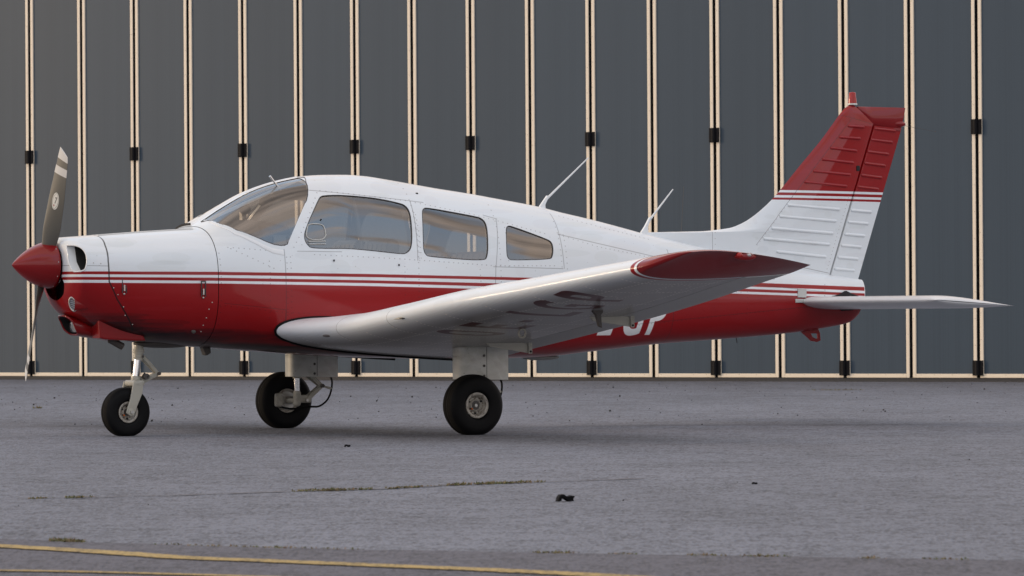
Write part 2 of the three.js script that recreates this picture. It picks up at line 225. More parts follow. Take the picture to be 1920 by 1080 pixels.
// ================= hangar with folding doors =================
{
  const PITCH = 0.9783, TOP = 6.2, hangar = node('hangar'); hangar.position.set(-6.798, 0, -34.542); hangar.rotation.y = -36.6268 * D;
  tag(hangar, 'long hangar front of dark blue-grey folding doors with cream frames behind the aircraft', 'hangar');
  const grain = noiseTile(512, [[90, 1, 3], [200, 0.8, 4], [20, 0.7, 2]], 9), grainMap = greyTexture(grain, 512, 0.86, 1.1, false), grainRough = greyTexture(grain, 512, 0.9, 1.08, false);
  const panelMats = [0, 1, 2, 3].map(i => new THREE.MeshPhysicalMaterial({ color: lc(0.047, 0.074, 0.104).multiplyScalar(0.965 + 0.025 * i), roughness: 0.34, specularIntensity: 0.6, map: grainMap, roughnessMap: grainRough }));
  const cream = new THREE.MeshPhysicalMaterial({ color: lc(0.90, 0.79, 0.63), roughness: 0.42 });
  const black = new THREE.MeshPhysicalMaterial({ color: lc(0.004, 0.004, 0.006), roughness: 0.6, specularIntensity: 0.35 }), rubber = new THREE.MeshPhysicalMaterial({ color: lc(0.003, 0.003, 0.004), roughness: 0.9, specularIntensity: 0.15 });
  const sill = new THREE.MeshStandardMaterial({ color: lc(0.022, 0.024, 0.03), roughness: 0.6 }), shellMat = new THREE.MeshStandardMaterial({ color: lc(0.10, 0.115, 0.135), roughness: 0.6 });
  const W = PITCH - 0.046, SW = 0.048;                                   // leaf width, frame width
  const panelG = new THREE.BoxGeometry(W - 2 * SW, TOP - 0.098 - 0.05, 0.03); { const u = panelG.attributes.uv; for (let i = 0; i < u.count; i++) u.setXY(i, u.getX(i) * 0.84, u.getY(i) * 0.2); }
  const postG = new RoundedBoxGeometry(SW, TOP - 0.047, 0.06, 2, 0.006), railG = new RoundedBoxGeometry(W - 2 * SW - 0.001, 0.05, 0.058, 2, 0.006);
  const screwG = new THREE.CylinderGeometry(0.0045, 0.0045, 0.003, 8); screwG.rotateX(Math.PI / 2);
  const screwSpots = [];
  for (let k = -3; k < 20; k++) {
    const leaf = node('door_leaf', hangar), cx = (k + 0.5) * PITCH; leaf.position.set(cx, 0, 0); leaf.rotation.y = (k % 2 ? 1 : -1) * 0.0012;
    const p = add('panel', panelG, panelMats[(k + 4) * 7 % 4], leaf); p.position.set(0, 0.098 + (TOP - 0.148) / 2, -0.002);
    for (const s of [-1, 1]) { const f = add('frame_post', postG, cream, leaf); f.position.set(s * (W - SW) / 2, 0.047 + (TOP - 0.047) / 2, 0); for (let y = 0.45 + (k % 3) * 0.07; y < 5.2; y += 0.33) screwSpots.push([cx + s * (W - SW) / 2 + s * 0.006, y, 0.031]); }
    for (const y of [0.072, TOP - 0.025]) add('frame_rail', railG, cream, leaf).position.set(0, y, 0);
    for (let i = 0; i < 4; i++) screwSpots.push([cx + (i - 1.5) * 0.24 + rr(-0.03, 0.03), 0.085, 0.030]);
  }
  const screws = new THREE.InstancedMesh(screwG, new THREE.MeshStandardMaterial({ color: lc(0.42, 0.36, 0.29), roughness: 0.6 }), screwSpots.length), o = new THREE.Object3D();
  screwSpots.forEach((q, i) => { o.position.set(...q); o.updateMatrix(); screws.setMatrixAt(i, o.matrix); }); screws.name = 'screw'; screws.userData.kind = 'stuff'; hangar.add(screws);
  // black rubber seals in the gaps between the leaves
  for (let k = -3; k <= 20; k++) add('seal', new THREE.BoxGeometry(0.0455, TOP - 0.05, 0.06), rubber, hangar).position.set(k * PITCH, 0.05 + (TOP - 0.05) / 2, -0.008);
  // paired hinges at every second joint
  const plateG = new RoundedBoxGeometry(0.05, 0.186, 0.022, 2, 0.004), barrelG = new THREE.CylinderGeometry(0.03, 0.03, 0.184, 18);
  for (let k = -2; k <= 20; k += 2) for (const y of [0.17, 3.147, 5.95]) {
    const h = node('hinge', hangar); h.position.set(k * PITCH, y, 0.042);
    add('hinge_plate', plateG, black, h).position.x = -0.049; add('hinge_plate', plateG, black, h).position.x = 0.049; add('hinge_barrel', barrelG, black, h).position.z = 0.012;
  }
  // threshold, header, and the building behind the doors
  add('threshold', new THREE.BoxGeometry(26, 0.044, 0.09), sill, hangar).position.set(8, 0.022, -0.02);
  add('kerb_strip', new THREE.BoxGeometry(26, 0.012, 0.22), new THREE.MeshStandardMaterial({ color: lc(0.07, 0.068, 0.07), map: asphaltMap, roughness: 0.9 }), hangar).position.set(8, 0.006, 0.145);
  add('header', new THREE.BoxGeometry(26, 0.6, 0.5), shellMat, hangar).position.set(8, TOP + 0.32, -0.1);
  add('building_body', new THREE.BoxGeometry(26, 7.2, 16), shellMat, hangar).position.set(8, 3.6 + 0.002, -8.1);
  add('roof', new THREE.BoxGeometry(26.8, 0.25, 16.8), shellMat, hangar).position.set(8, 7.35, -8.0);
}
// ---- fuselage form: curves along the body, metres; F forward of the main wheels, H above ground, L to port
function pchip(tab, c) {
  const xs = tab.map(r => r[0]), ys = tab.map(r => r[c]), n = xs.length, d = [], m = [];
  for (let i = 0; i < n - 1; i++) d.push((ys[i + 1] - ys[i]) / (xs[i + 1] - xs[i]));
  for (let i = 0; i < n; i++) {
    if (i === 0) m.push(d[0]); else if (i === n - 1) m.push(d[n - 2]);
    else if (d[i - 1] * d[i] <= 0) m.push(0); else m.push(2 * d[i - 1] * d[i] / (d[i - 1] + d[i]));
  }
  return x => {
    if (x <= xs[0]) return ys[0]; if (x >= xs[n - 1]) return ys[n - 1];
    let i = 0; while (x > xs[i + 1]) i++;
    const h = xs[i + 1] - xs[i], t = (x - xs[i]) / h, t2 = t * t, t3 = t2 * t;
    return ys[i] * (2 * t3 - 3 * t2 + 1) + m[i] * h * (t3 - 2 * t2 + t) + ys[i + 1] * (3 * t2 - 2 * t3) + m[i + 1] * h * (t3 - t2);
  };
}
const TOPS = [[-4.291, 1.115], [-3.9, 1.172], [-3.6, 1.222], [-3.2, 1.298], [-2.763, 1.379], [-2.337, 1.464], [-2.055, 1.529], [-1.821, 1.581], [-1.543, 1.636], [-1.358, 1.676], [-0.992, 1.734], [-0.764, 1.769], [-0.448, 1.811], [-0.268, 1.838], [-0.045, 1.872], [0.133, 1.895], [0.266, 1.902], [0.443, 1.9], [0.575, 1.892], [0.706, 1.871], [0.881, 1.831], [1.056, 1.771], [1.294, 1.649], [1.47, 1.545], [1.55, 1.503], [1.7, 1.494], [1.93, 1.48], [2.17, 1.462], [2.3, 1.452], [2.48, 1.444], [2.58, 1.438], [2.64, 1.432], [2.68, 1.422], [2.72, 1.40], [2.74, 1.385]];
const BOTS = [[-4.291, 0.90], [-4.256, 0.841], [-4.167, 0.779], [-4.018, 0.751], [-3.724, 0.712], [-3.238, 0.674], [-2.925, 0.656], [-2.424, 0.628], [-1.813, 0.576], [-1.28, 0.535], [-0.664, 0.531], [0.01, 0.546], [0.453, 0.566], [1.108, 0.612], [1.5, 0.642], [1.7, 0.655], [1.94, 0.676], [2.1, 0.70], [2.3, 0.765], [2.48, 0.83], [2.58, 0.89], [2.64, 0.945], [2.68, 1.0], [2.72, 1.06], [2.74, 1.085]];
const WIDS = [[-4.291, 0.05, 1.0, 2.2, 2.2], [-4.1, 0.085, 0.97, 2.2, 2.2], [-3.6, 0.15, 0.95, 2.2, 2.3], [-2.8, 0.255, 0.94, 2.3, 2.5], [-2, 0.37, 0.95, 2.4, 2.8], [-1.3, 0.47, 0.96, 2.5, 3], [-0.8, 0.535, 0.96, 2.6, 3.2], [-0.2, 0.575, 0.96, 2.7, 3.4], [0.4, 0.58, 0.96, 2.7, 3.4], [0.7, 0.57, 0.98, 2.5, 3.4], [1.0, 0.55, 1.03, 2.3, 3.2], [1.3, 0.52, 1.08, 2.4, 2.9], [1.55, 0.49, 1.1, 2.7, 2.7], [1.93, 0.45, 1.14, 2.7, 2.5], [2.3, 0.412, 1.18, 2.7, 2.3], [2.48, 0.385, 1.2, 2.7, 2.2], [2.58, 0.36, 1.21, 2.8, 2.1], [2.64, 0.32, 1.22, 2.8, 2.0], [2.68, 0.265, 1.23, 2.6, 2.0], [2.72, 0.19, 1.235, 2.2, 2.0], [2.74, 0.15, 1.235, 2.0, 2.0]];
const FORE = [[-4.291, -4.291], [2.0, 2.0], [2.3, 2.3], [2.48, 2.43], [2.58, 2.51], [2.64, 2.55], [2.68, 2.575], [2.72, 2.588], [2.74, 2.585]];
const cTop = pchip(TOPS, 1), cBot = pchip(BOTS, 1), cW = pchip(WIDS, 1), cYw = pchip(WIDS, 2), cNt = pchip(WIDS, 3), cNb = pchip(WIDS, 4), cF = pchip(FORE, 1);
function hullRaw(s, t) {
  const w = cW(s), yw = cYw(s);
  if (t < 0.5) { const a = t * Math.PI, n = cNb(s); return [cF(s), yw - (yw - cBot(s)) * Math.pow(Math.max(Math.cos(a), 0), 2 / n), w * Math.pow(Math.max(Math.sin(a), 0), 2 / n)]; }
  const b = (t - 0.5) * Math.PI, n = cNt(s);
  return [cF(s), yw + (cTop(s) - yw) * Math.pow(Math.max(Math.sin(b), 0), 2 / n), w * Math.pow(Math.max(Math.cos(b), 0), 2 / n)];
}
function hullPt(s, t, inset = 0) {            // -> { p: [F, H, L], n: outward normal }
  const p = hullRaw(s, t), w = cW(s), yw = cYw(s), up = t >= 0.5, n = up ? cNt(s) : cNb(s), h = up ? cTop(s) - yw : yw - cBot(s);
  let nL = Math.pow(Math.max(p[2] / w, 0), n - 1) / w, nH = Math.pow(Math.abs(p[1] - yw) / h, n - 1) / h * (up ? 1 : -1);
  const e = 0.004, a = hullRaw(Math.max(s - e, -4.291), t), b = hullRaw(Math.min(s + e, 2.74), t);
  const dF = b[0] - a[0], dH = b[1] - a[1], dL = b[2] - a[2];
  let nF; const g = nH * dH + nL * dL;
  if (dF > 2e-4) nF = -g / dF; else { nF = 30 * Math.hypot(nH, nL); }
  const k = Math.hypot(nF, nH, nL); nF /= k; nH /= k; nL /= k;
  return { p: [p[0] - nF * inset, p[1] - nH * inset, p[2] - nL * inset], n: [nF, nH, nL] };
}
// ================= the aircraft: fuselage =================
const plane = node('light_aircraft'); plane.position.set(-1.0236, 0, 0); plane.rotation.y = Math.PI + 28.9158 * D;
tag(plane, 'white and dark red single engine low wing propeller aircraft parked on the apron', 'aircraft');

const RED = '#8e080e', WHITE = '#dfe6ea';
const FX = F => (F + 4.35) / 7.15, FY = H => (H - 0.45) / 1.5;
const E1 = [[-4.35, 1.055], [-4.244, 1.058], [-3.25, 1.091], [-0.978, 1.134], [0.304, 1.162], [1.544, 1.182], [2.8, 1.190]];
const E2 = [[-4.35, 1.026], [-4.25, 1.029], [-3.14, 1.064], [-0.83, 1.117], [0.304, 1.140], [1.545, 1.160], [2.8, 1.171]];
const E3 = [[-4.35, 1.005], [-4.25, 1.008], [-3.087, 1.046], [-0.78, 1.091], [0.305, 1.116], [1.546, 1.139], [2.8, 1.151]];
const E4 = [[-4.35, 0.986], [-4.25, 0.989], [-3.03, 1.027], [-0.69, 1.069], [0.305, 1.096], [1.546, 1.118], [2.8, 1.132]];
const E5 = [[-4.35, 0.968], [-4.25, 0.971], [-2.954, 1.010], [-0.547, 1.052], [0.306, 1.074], [1.546, 1.098], [2.8, 1.110]];
const WIN = {
  front: [[0.602, 0.793], [0.509, 0.781], [0.008, 0.758], [-0.035, 0.749], [-0.056, 0.724], [-0.046, 0.669], [-0.030, 0.611], [0.002, 0.592], [0.067, 0.584], [0.775, 0.609], [0.818, 0.624], [0.834, 0.644], [0.819, 0.670], [0.665, 0.774], [0.638, 0.790]],
  rear: [[-0.157, 0.725], [-0.178, 0.746], [-0.216, 0.755], [-0.645, 0.746], [-0.690, 0.736], [-0.708, 0.712], [-0.694, 0.652], [-0.676, 0.600], [-0.640, 0.584], [-0.165, 0.583], [-0.132, 0.590], [-0.122, 0.609]],
  small: [[-0.875, 0.705], [-0.900, 0.722], [-0.939, 0.724], [-1.251, 0.687], [-1.280, 0.678], [-1.288, 0.656], [-1.270, 0.621], [-1.243, 0.610], [-0.890, 0.594], [-0.858, 0.597], [-0.846, 0.612]],
};
const SHIELD = [[1.43, 0.972], [1.43, 0.926], [1.405, 0.835], [1.333, 0.748], [1.233, 0.692], [1.143, 0.655], [1.077, 0.637], [0.990, 0.628], [0.968, 0.634], [0.757, 0.780], [0.726, 0.808], [0.696, 0.850], [0.673, 0.899], [0.668, 0.972]];
function chaikin(p, n) { for (let k = 0; k < n; k++) { const q = []; p.forEach((a, i) => { const b = p[(i + 1) % p.length]; q.push([a[0] * 0.75 + b[0] * 0.25, a[1] * 0.75 + b[1] * 0.25], [a[0] * 0.25 + b[0] * 0.75, a[1] * 0.25 + b[1] * 0.75]); }); p = q; } return p; }
const hull2 = p => { const q = [...p].sort((a, b) => a[0] - b[0] || a[1] - b[1]), half = l => { const o = []; for (const v of l) { while (o.length > 1 && (o[o.length - 1][0] - o[o.length - 2][0]) * (v[1] - o[o.length - 2][1]) - (o[o.length - 1][1] - o[o.length - 2][1]) * (v[0] - o[o.length - 2][0]) <= 1e-9) o.pop(); o.push(v); } return o.slice(0, -1); }; return [...half(q), ...half([...q].reverse())]; };   // openings are convex
const HOLES = { front: chaikin(hull2(WIN.front), 2), rear: chaikin(hull2(WIN.rear), 2), small: chaikin(hull2(WIN.small), 2), shield: hull2(SHIELD) };
const INTAKE = chaikin(hull2([[2.690, 0.75], [2.660, 0.738], [2.620, 0.72], [2.585, 0.69], [2.562, 0.64], [2.552, 0.575], [2.556, 0.515], [2.580, 0.486], [2.625, 0.470], [2.690, 0.445]]), 1);
const CHIN = [[2.735, 0.001], [2.735, 0.33], [2.700, 0.28], [2.676, 0.17], [2.668, 0.001]];
const area2 = p => p.reduce((s, a, i) => { const b = p[(i + 1) % p.length]; return s + a[0] * b[1] - a[1] * b[0]; }, 0);
function halfplane(poly, a, b, keep) {                              // keep = 1 the left of a->b, -1 the right
  const out = [], d = p => keep * ((b[0] - a[0]) * (p[1] - a[1]) - (b[1] - a[1]) * (p[0] - a[0]));
  for (let i = 0; i < poly.length; i++) { const p = poly[i], q = poly[(i + 1) % poly.length], dp = d(p), dq = d(q); if (dp >= 0) out.push(p); if ((dp > 0 && dq < 0) || (dp < 0 && dq > 0)) { const t = dp / (dp - dq); out.push([p[0] + (q[0] - p[0]) * t, p[1] + (q[1] - p[1]) * t]); } }
  return out;
}
function hullMesh(ss, ts, { sg = 1, inset = 0, holes = [], keep = 'out', inward = false } = {}) {
  holes = holes.map(h => area2(h) < 0 ? [...h].reverse() : h);
  const boxes = holes.map(h => [Math.min(...h.map(p => p[0])), Math.max(...h.map(p => p[0])), Math.min(...h.map(p => p[1])), Math.max(...h.map(p => p[1]))]);
  const pos = [], nor = [], uv = [], idx = [], seen = new Map();
  const vert = p => { const key = Math.round(p[0] * 2e5) + '_' + Math.round(p[1] * 2e5); let i = seen.get(key); if (i === undefined) { i = seen.size; seen.set(key, i); const q = hullPt(p[0], p[1], inset), f = inward ? -1 : 1; pos.push(q.p[0], q.p[1], -q.p[2] * sg); nor.push(q.n[0] * f, q.n[1] * f, -q.n[2] * sg * f); uv.push(FX(q.p[0]), FY(q.p[1])); } return i; };
  const emit = poly => { if (poly.length < 3 || Math.abs(area2(poly)) < 1e-9) return; const v = poly.map(vert); for (let i = 1; i < v.length - 1; i++) if (v[0] !== v[i] && v[i] !== v[i + 1] && v[0] !== v[i + 1]) idx.push(v[0], v[i], v[i + 1]); };
  for (let i = 0; i < ss.length - 1; i++) for (let j = 0; j < ts.length - 1; j++) {
    const s0 = ss[i], s1 = ss[i + 1], t0 = ts[j], t1 = ts[j + 1], hit = holes.map((h, k) => k).filter(k => s1 > boxes[k][0] && s0 < boxes[k][1] && t1 > boxes[k][2] && t0 < boxes[k][3]);
    if (keep === 'in' && !hit.length) continue;
    let pieces = [[[s0, t0], [s1, t0], [s1, t1], [s0, t1]]], ins = [];
    for (const k of hit) { const h = holes[k], next = []; for (const piece of pieces) { let r = piece; for (let e = 0; e < h.length && r.length > 2; e++) { const a = h[e], b = h[(e + 1) % h.length]; const o = halfplane(r, a, b, -1); if (o.length > 2) next.push(o); r = halfplane(r, a, b, 1); } if (r.length > 2) ins.push(r); } pieces = next; }
    (keep === 'in' ? ins : pieces).forEach(emit);
  }
  return sew(pos, nor, uv, idx);
}
function rimStrip(poly, sg, d0, d1) {                               // the wall of an opening between two depths of the skin
  const pos = [], nor = [], uv = [], idx = [], n = poly.length, c = [0, 0]; poly.forEach(p => { c[0] += p[0] / n; c[1] += p[1] / n; });
  const cp = hullPt(c[0], c[1], 0.02).p, C = new THREE.Vector3(cp[0], cp[1], -cp[2] * sg);
  for (let i = 0; i <= n; i++) { const p = poly[i % n]; for (const d of [d0, d1]) { const q = hullPt(p[0], p[1], d), x = new THREE.Vector3(q.p[0], q.p[1], -q.p[2] * sg), m = C.clone().sub(x).normalize(); pos.push(x.x, x.y, x.z); nor.push(m.x, m.y, m.z); uv.push(i / n, d); } if (i) { const k = 2 * i; idx.push(k - 2, k - 1, k, k - 1, k + 1, k); } }
  return sew(pos, nor, uv, idx);
}
const outline = (poly, sg, d) => poly.map(p => { const q = hullPt(p[0], p[1], d).p; return new THREE.Vector3(q[0], q[1], -q[2] * sg); });
function closedTube(pts, r) { return new THREE.TubeGeometry(new THREE.CatmullRomCurve3(pts, true, 'catmullrom', 0.3), pts.length * 3, r, 6, true); }

// ---- paint
function paintBody(x, W, Hc, mirror) {
  const X = F => FX(F) * W, Y = H => (1 - FY(H)) * Hc;
  x.fillStyle = WHITE; x.fillRect(0, 0, W, Hc);
  const band = (a, b, c) => { x.fillStyle = c; x.beginPath(); a.forEach(([f, h], i) => i ? x.lineTo(X(f), Y(h)) : x.moveTo(X(f), Y(h))); [...b].reverse().forEach(([f, h]) => x.lineTo(X(f), Y(h))); x.closePath(); x.fill(); };
  band(E1, E2, RED); band(E3, E4, RED); band(E5, [[-4.35, 0.4], [2.8, 0.4]], RED);
  // registration letters low on the tail cone
  x.save(); x.fillStyle = '#e9ecec'; x.font = 'italic bold 100px sans-serif'; x.textBaseline = 'alphabetic';
  const k = 0.30 / 0.729 / 1.5 * Hc / 100;                        // cap height 0.30 m
  [['O', -0.99], ['E', -1.24], ['-', -1.47], ['L', -1.66], ['G', -1.885], ['P', -2.125]].forEach(([ch, F]) => { x.save(); const w = x.measureText(ch).width; x.translate(X(F), Y(0.700)); x.scale(-k * 0.66, k); if (mirror) { x.translate(0, 0); x.scale(-1, 1); x.fillText(ch, -w * 0 , 0); } else x.fillText(ch, 0, 0); x.restore(); });
  x.restore();
  // exhaust soot and oil along the belly, its underside shade painted in with them
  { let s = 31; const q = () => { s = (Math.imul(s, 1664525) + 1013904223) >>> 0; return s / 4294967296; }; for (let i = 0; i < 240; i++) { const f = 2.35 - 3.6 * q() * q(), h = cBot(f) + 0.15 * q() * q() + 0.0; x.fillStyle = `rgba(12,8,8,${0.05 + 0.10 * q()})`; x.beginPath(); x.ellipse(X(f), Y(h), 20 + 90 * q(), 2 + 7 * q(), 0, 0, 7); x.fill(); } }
  wear(x, W, Hc, 5); seams(x, X, Y, W, true);
}
function wear(x, W, Hc, sd) {                                       // faint mottling, grime streaks and specks in the paint
  let s = sd * 7919 + 1; const q = () => { s = (Math.imul(s, 1664525) + 1013904223) >>> 0; return s / 4294967296; };
  for (let i = 0; i < 420; i++) { x.fillStyle = q() < 0.6 ? `rgba(60,58,50,${0.012 + 0.02 * q()})` : `rgba(255,255,255,${0.03 * q()})`; x.beginPath(); x.ellipse(q() * W, q() * Hc, 10 + 70 * q(), 4 + 18 * q(), 0, 0, 7); x.fill(); }
  for (let i = 0; i < 260; i++) { x.fillStyle = `rgba(40,36,30,${0.10 + 0.35 * q()})`; x.fillRect(q() * W, q() * Hc, 1 + q(), 1 + q()); }
}
const RIVETS = [
  [[0.766, 1.306], [0.078, 1.275], [-0.743, 1.223], [-1.322, 1.224]], [[0.62, 1.776], [-0.047, 1.704], [-0.581, 1.612], [-1.275, 1.456]], [[-1.367, 1.456], [-1.713, 1.369], [-2.113, 1.305], [-2.7, 1.205], [-3.3, 1.13]],
  [[1.50, 0.945], [1.026, 0.89], [0.567, 0.868]], [[-2.0, 0.768], [-2.238, 0.787], [-3.111, 0.86], [-3.794, 0.906]], [[1.49, 0.72], [1.495, 1.36]], [[1.40, 1.35], [1.05, 1.19]], [[1.42, 1.36], [1.1, 1.335]],
  [[0.985, 0.70], [0.985, 1.33]], [[0.955, 0.72], [0.955, 1.33]], [[1.12, 0.85], [1.12, 1.30]], [[0.04, 0.72], [0.04, 1.26]], [[-0.07, 0.70], [-0.085, 1.88]], [[-0.62, 0.72], [-0.6, 1.24]], [[-0.78, 0.9], [-0.80, 1.72]], [[-0.86, 1.22], [-0.87, 1.55]], [[-1.34, 0.7], [-1.36, 1.6]], [[-1.39, 0.9], [-1.41, 1.5]], [[-2.40, 0.70], [-2.40, 1.28]], [[-3.12, 0.72], [-3.12, 1.2]], [[-3.85, 0.78], [-3.9, 1.12]],
  [[0.92, 1.36], [0.68, 1.72], [0.62, 1.80]], [[-0.10, 1.28], [-0.10, 1.64]], [[-0.085, 1.28], [-0.09, 1.66]], [[-1.45, 1.60], [-1.9, 1.50], [-2.3, 1.42]], [[-2.45, 1.05], [-3.1, 1.02]],
];
const SEAMS = [[[2.312, 1.45], [2.335, 1.374], [2.340, 1.259], [2.335, 1.115], [2.265, 0.985], [2.104, 0.782], [2.06, 0.7]], [[2.60, 1.232], [2.338, 1.226]], [[-1.355, 1.46], [-2.6, 1.228], [-3.4, 1.12]], [[1.0, 0.70], [1.0, 1.345]], [[0.90, 1.33], [0.55, 1.325]], [[0.70, 1.778], [-0.06, 1.705], [-0.20, 1.69]], [[-0.81, 1.57], [-0.74, 1.2], [-0.72, 0.9]], [[-0.72, 1.215], [-1.36, 1.20]], [[-0.70, 1.60], [-0.82, 1.57]], [[-1.37, 1.2], [-1.37, 1.62]], [[1.47, 0.955], [1.0, 0.905]], [[1.0, 0.905], [0.99, 0.72]], [[-0.07, 1.26], [-0.085, 1.7]], [[-2.0, 0.776], [-3.8, 0.912]], [[-3.1, 1.085], [-3.9, 1.02], [-4.2, 1.0]], [[-2.40, 0.6], [-2.40, 1.35]]];
function seams(x, X, Y, W, colour) {
  const step = 0.042;
  for (const l of SEAMS) { x.beginPath(); l.forEach(([f, h], i) => i ? x.lineTo(X(f), Y(h)) : x.moveTo(X(f), Y(h))); x.strokeStyle = colour ? 'rgba(40,38,38,0.42)' : '#303030'; x.lineWidth = l === SEAMS[0] ? 2.4 : 1.3; if (colour && l === SEAMS[0]) x.strokeStyle = 'rgba(20,18,18,0.85)'; x.stroke(); }
  for (const l of RIVETS) for (let i = 0; i < l.length - 1; i++) { const [a, b] = [l[i], l[i + 1]], d = Math.hypot(b[0] - a[0], b[1] - a[1]), n = Math.max(1, Math.round(d / step)); for (let k = 0; k < n; k++) { const f = a[0] + (b[0] - a[0]) * k / n, h = a[1] + (b[1] - a[1]) * k / n; x.fillStyle = colour ? 'rgba(45,40,40,0.40)' : '#ffffff'; x.beginPath(); x.arc(X(f) + (colour ? 0.3 : 0), Y(h) + (colour ? 0.4 : 0), colour ? 1.15 : 1.7, 0, 7); x.fill(); } }
}
const dents = noiseTile(512, [[5, 1, 3], [11, 0.5, 6]], 21);
const bodyBump = canvasTexture(2048, 512, (x, W, Hc) => {
  x.fillStyle = '#808080'; x.fillRect(0, 0, W, Hc);
  let s = 99; const q = () => { s = (Math.imul(s, 1664525) + 1013904223) >>> 0; return s / 4294967296; };
  for (let i = 0; i < 260; i++) { const cx = q() * W, cy = q() * Hc, r = 20 + 60 * q(), g = x.createRadialGradient(cx, cy, 0, cx, cy, r), v = q() < 0.5 ? 255 : 0; g.addColorStop(0, `rgba(${v},${v},${v},${0.12 + 0.14 * q()})`); g.addColorStop(1, `rgba(${v},${v},${v},0)`); x.fillStyle = g; x.fillRect(cx - r, cy - r, 2 * r, 2 * r); }
  seams(x, F => FX(F) * W, H => (1 - FY(H)) * Hc, W, false);
}, false);
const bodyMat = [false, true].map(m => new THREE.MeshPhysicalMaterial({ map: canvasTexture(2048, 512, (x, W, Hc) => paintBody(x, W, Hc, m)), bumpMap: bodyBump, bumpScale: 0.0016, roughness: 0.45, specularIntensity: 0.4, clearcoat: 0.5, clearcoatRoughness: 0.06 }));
const M = {
  white: new THREE.MeshPhysicalMaterial({ color: 0xe2e6e8, roughness: 0.36, clearcoat: 0.5, clearcoatRoughness: 0.12 }),
  red: new THREE.MeshPhysicalMaterial({ color: new THREE.Color('#7e080d'), roughness: 0.4, specularIntensity: 0.4, clearcoat: 0.55, clearcoatRoughness: 0.06 }),
  gear: new THREE.MeshPhysicalMaterial({ color: lc(0.52, 0.52, 0.49), roughness: 0.5, clearcoat: 0.15 }),
  chrome: new THREE.MeshPhysicalMaterial({ color: lc(0.72, 0.72, 0.72), metalness: 1, roughness: 0.16 }),
  alu: new THREE.MeshPhysicalMaterial({ color: lc(0.50, 0.49, 0.46), metalness: 0.85, roughness: 0.42 }),
  dark: new THREE.MeshStandardMaterial({ color: lc(0.012, 0.012, 0.013), roughness: 0.8 }),
  rubber: new THREE.MeshPhysicalMaterial({ color: lc(0.004, 0.004, 0.0045), roughness: 0.6, specularIntensity: 0.32 }),
  tread: new THREE.MeshPhysicalMaterial({ color: lc(0.008, 0.0075, 0.007), roughness: 0.8, specularIntensity: 0.3 }),
  glass: new THREE.MeshPhysicalMaterial({ color: lc(0.74, 0.71, 0.66), transmission: 1, thickness: 0, roughness: 0, ior: 2.3 }),
  lens: new THREE.MeshPhysicalMaterial({ color: lc(0.95, 0.96, 0.97), transmission: 1, thickness: 0, roughness: 0.03, ior: 1.5 }),
  redLens: new THREE.MeshPhysicalMaterial({ color: lc(0.42, 0.012, 0.01), transmission: 0.2, thickness: 0, roughness: 0.15, ior: 1.5 }),
  lining: new THREE.MeshStandardMaterial({ color: lc(0.17, 0.155, 0.135), roughness: 0.9 }),
  darkTrim: new THREE.MeshPhysicalMaterial({ color: lc(0.035, 0.037, 0.042), roughness: 0.6 }),
  leather: new THREE.MeshPhysicalMaterial({ color: lc(0.022, 0.021, 0.021), roughness: 0.5 }),
  tan: new THREE.MeshPhysicalMaterial({ color: lc(0.16, 0.095, 0.055), roughness: 0.55 }),
  seal: new THREE.MeshStandardMaterial({ color: lc(0.05, 0.05, 0.052), roughness: 0.7 }),
  plate: new THREE.MeshPhysicalMaterial({ color: lc(0.52, 0.53, 0.51), metalness: 0.5, roughness: 0.4 }),
  cover: new THREE.MeshPhysicalMaterial({ color: lc(0.16, 0.15, 0.14), roughness: 0.5 }),
  pitot: new THREE.MeshPhysicalMaterial({ color: lc(0.07, 0.062, 0.055), roughness: 0.5 }),
};
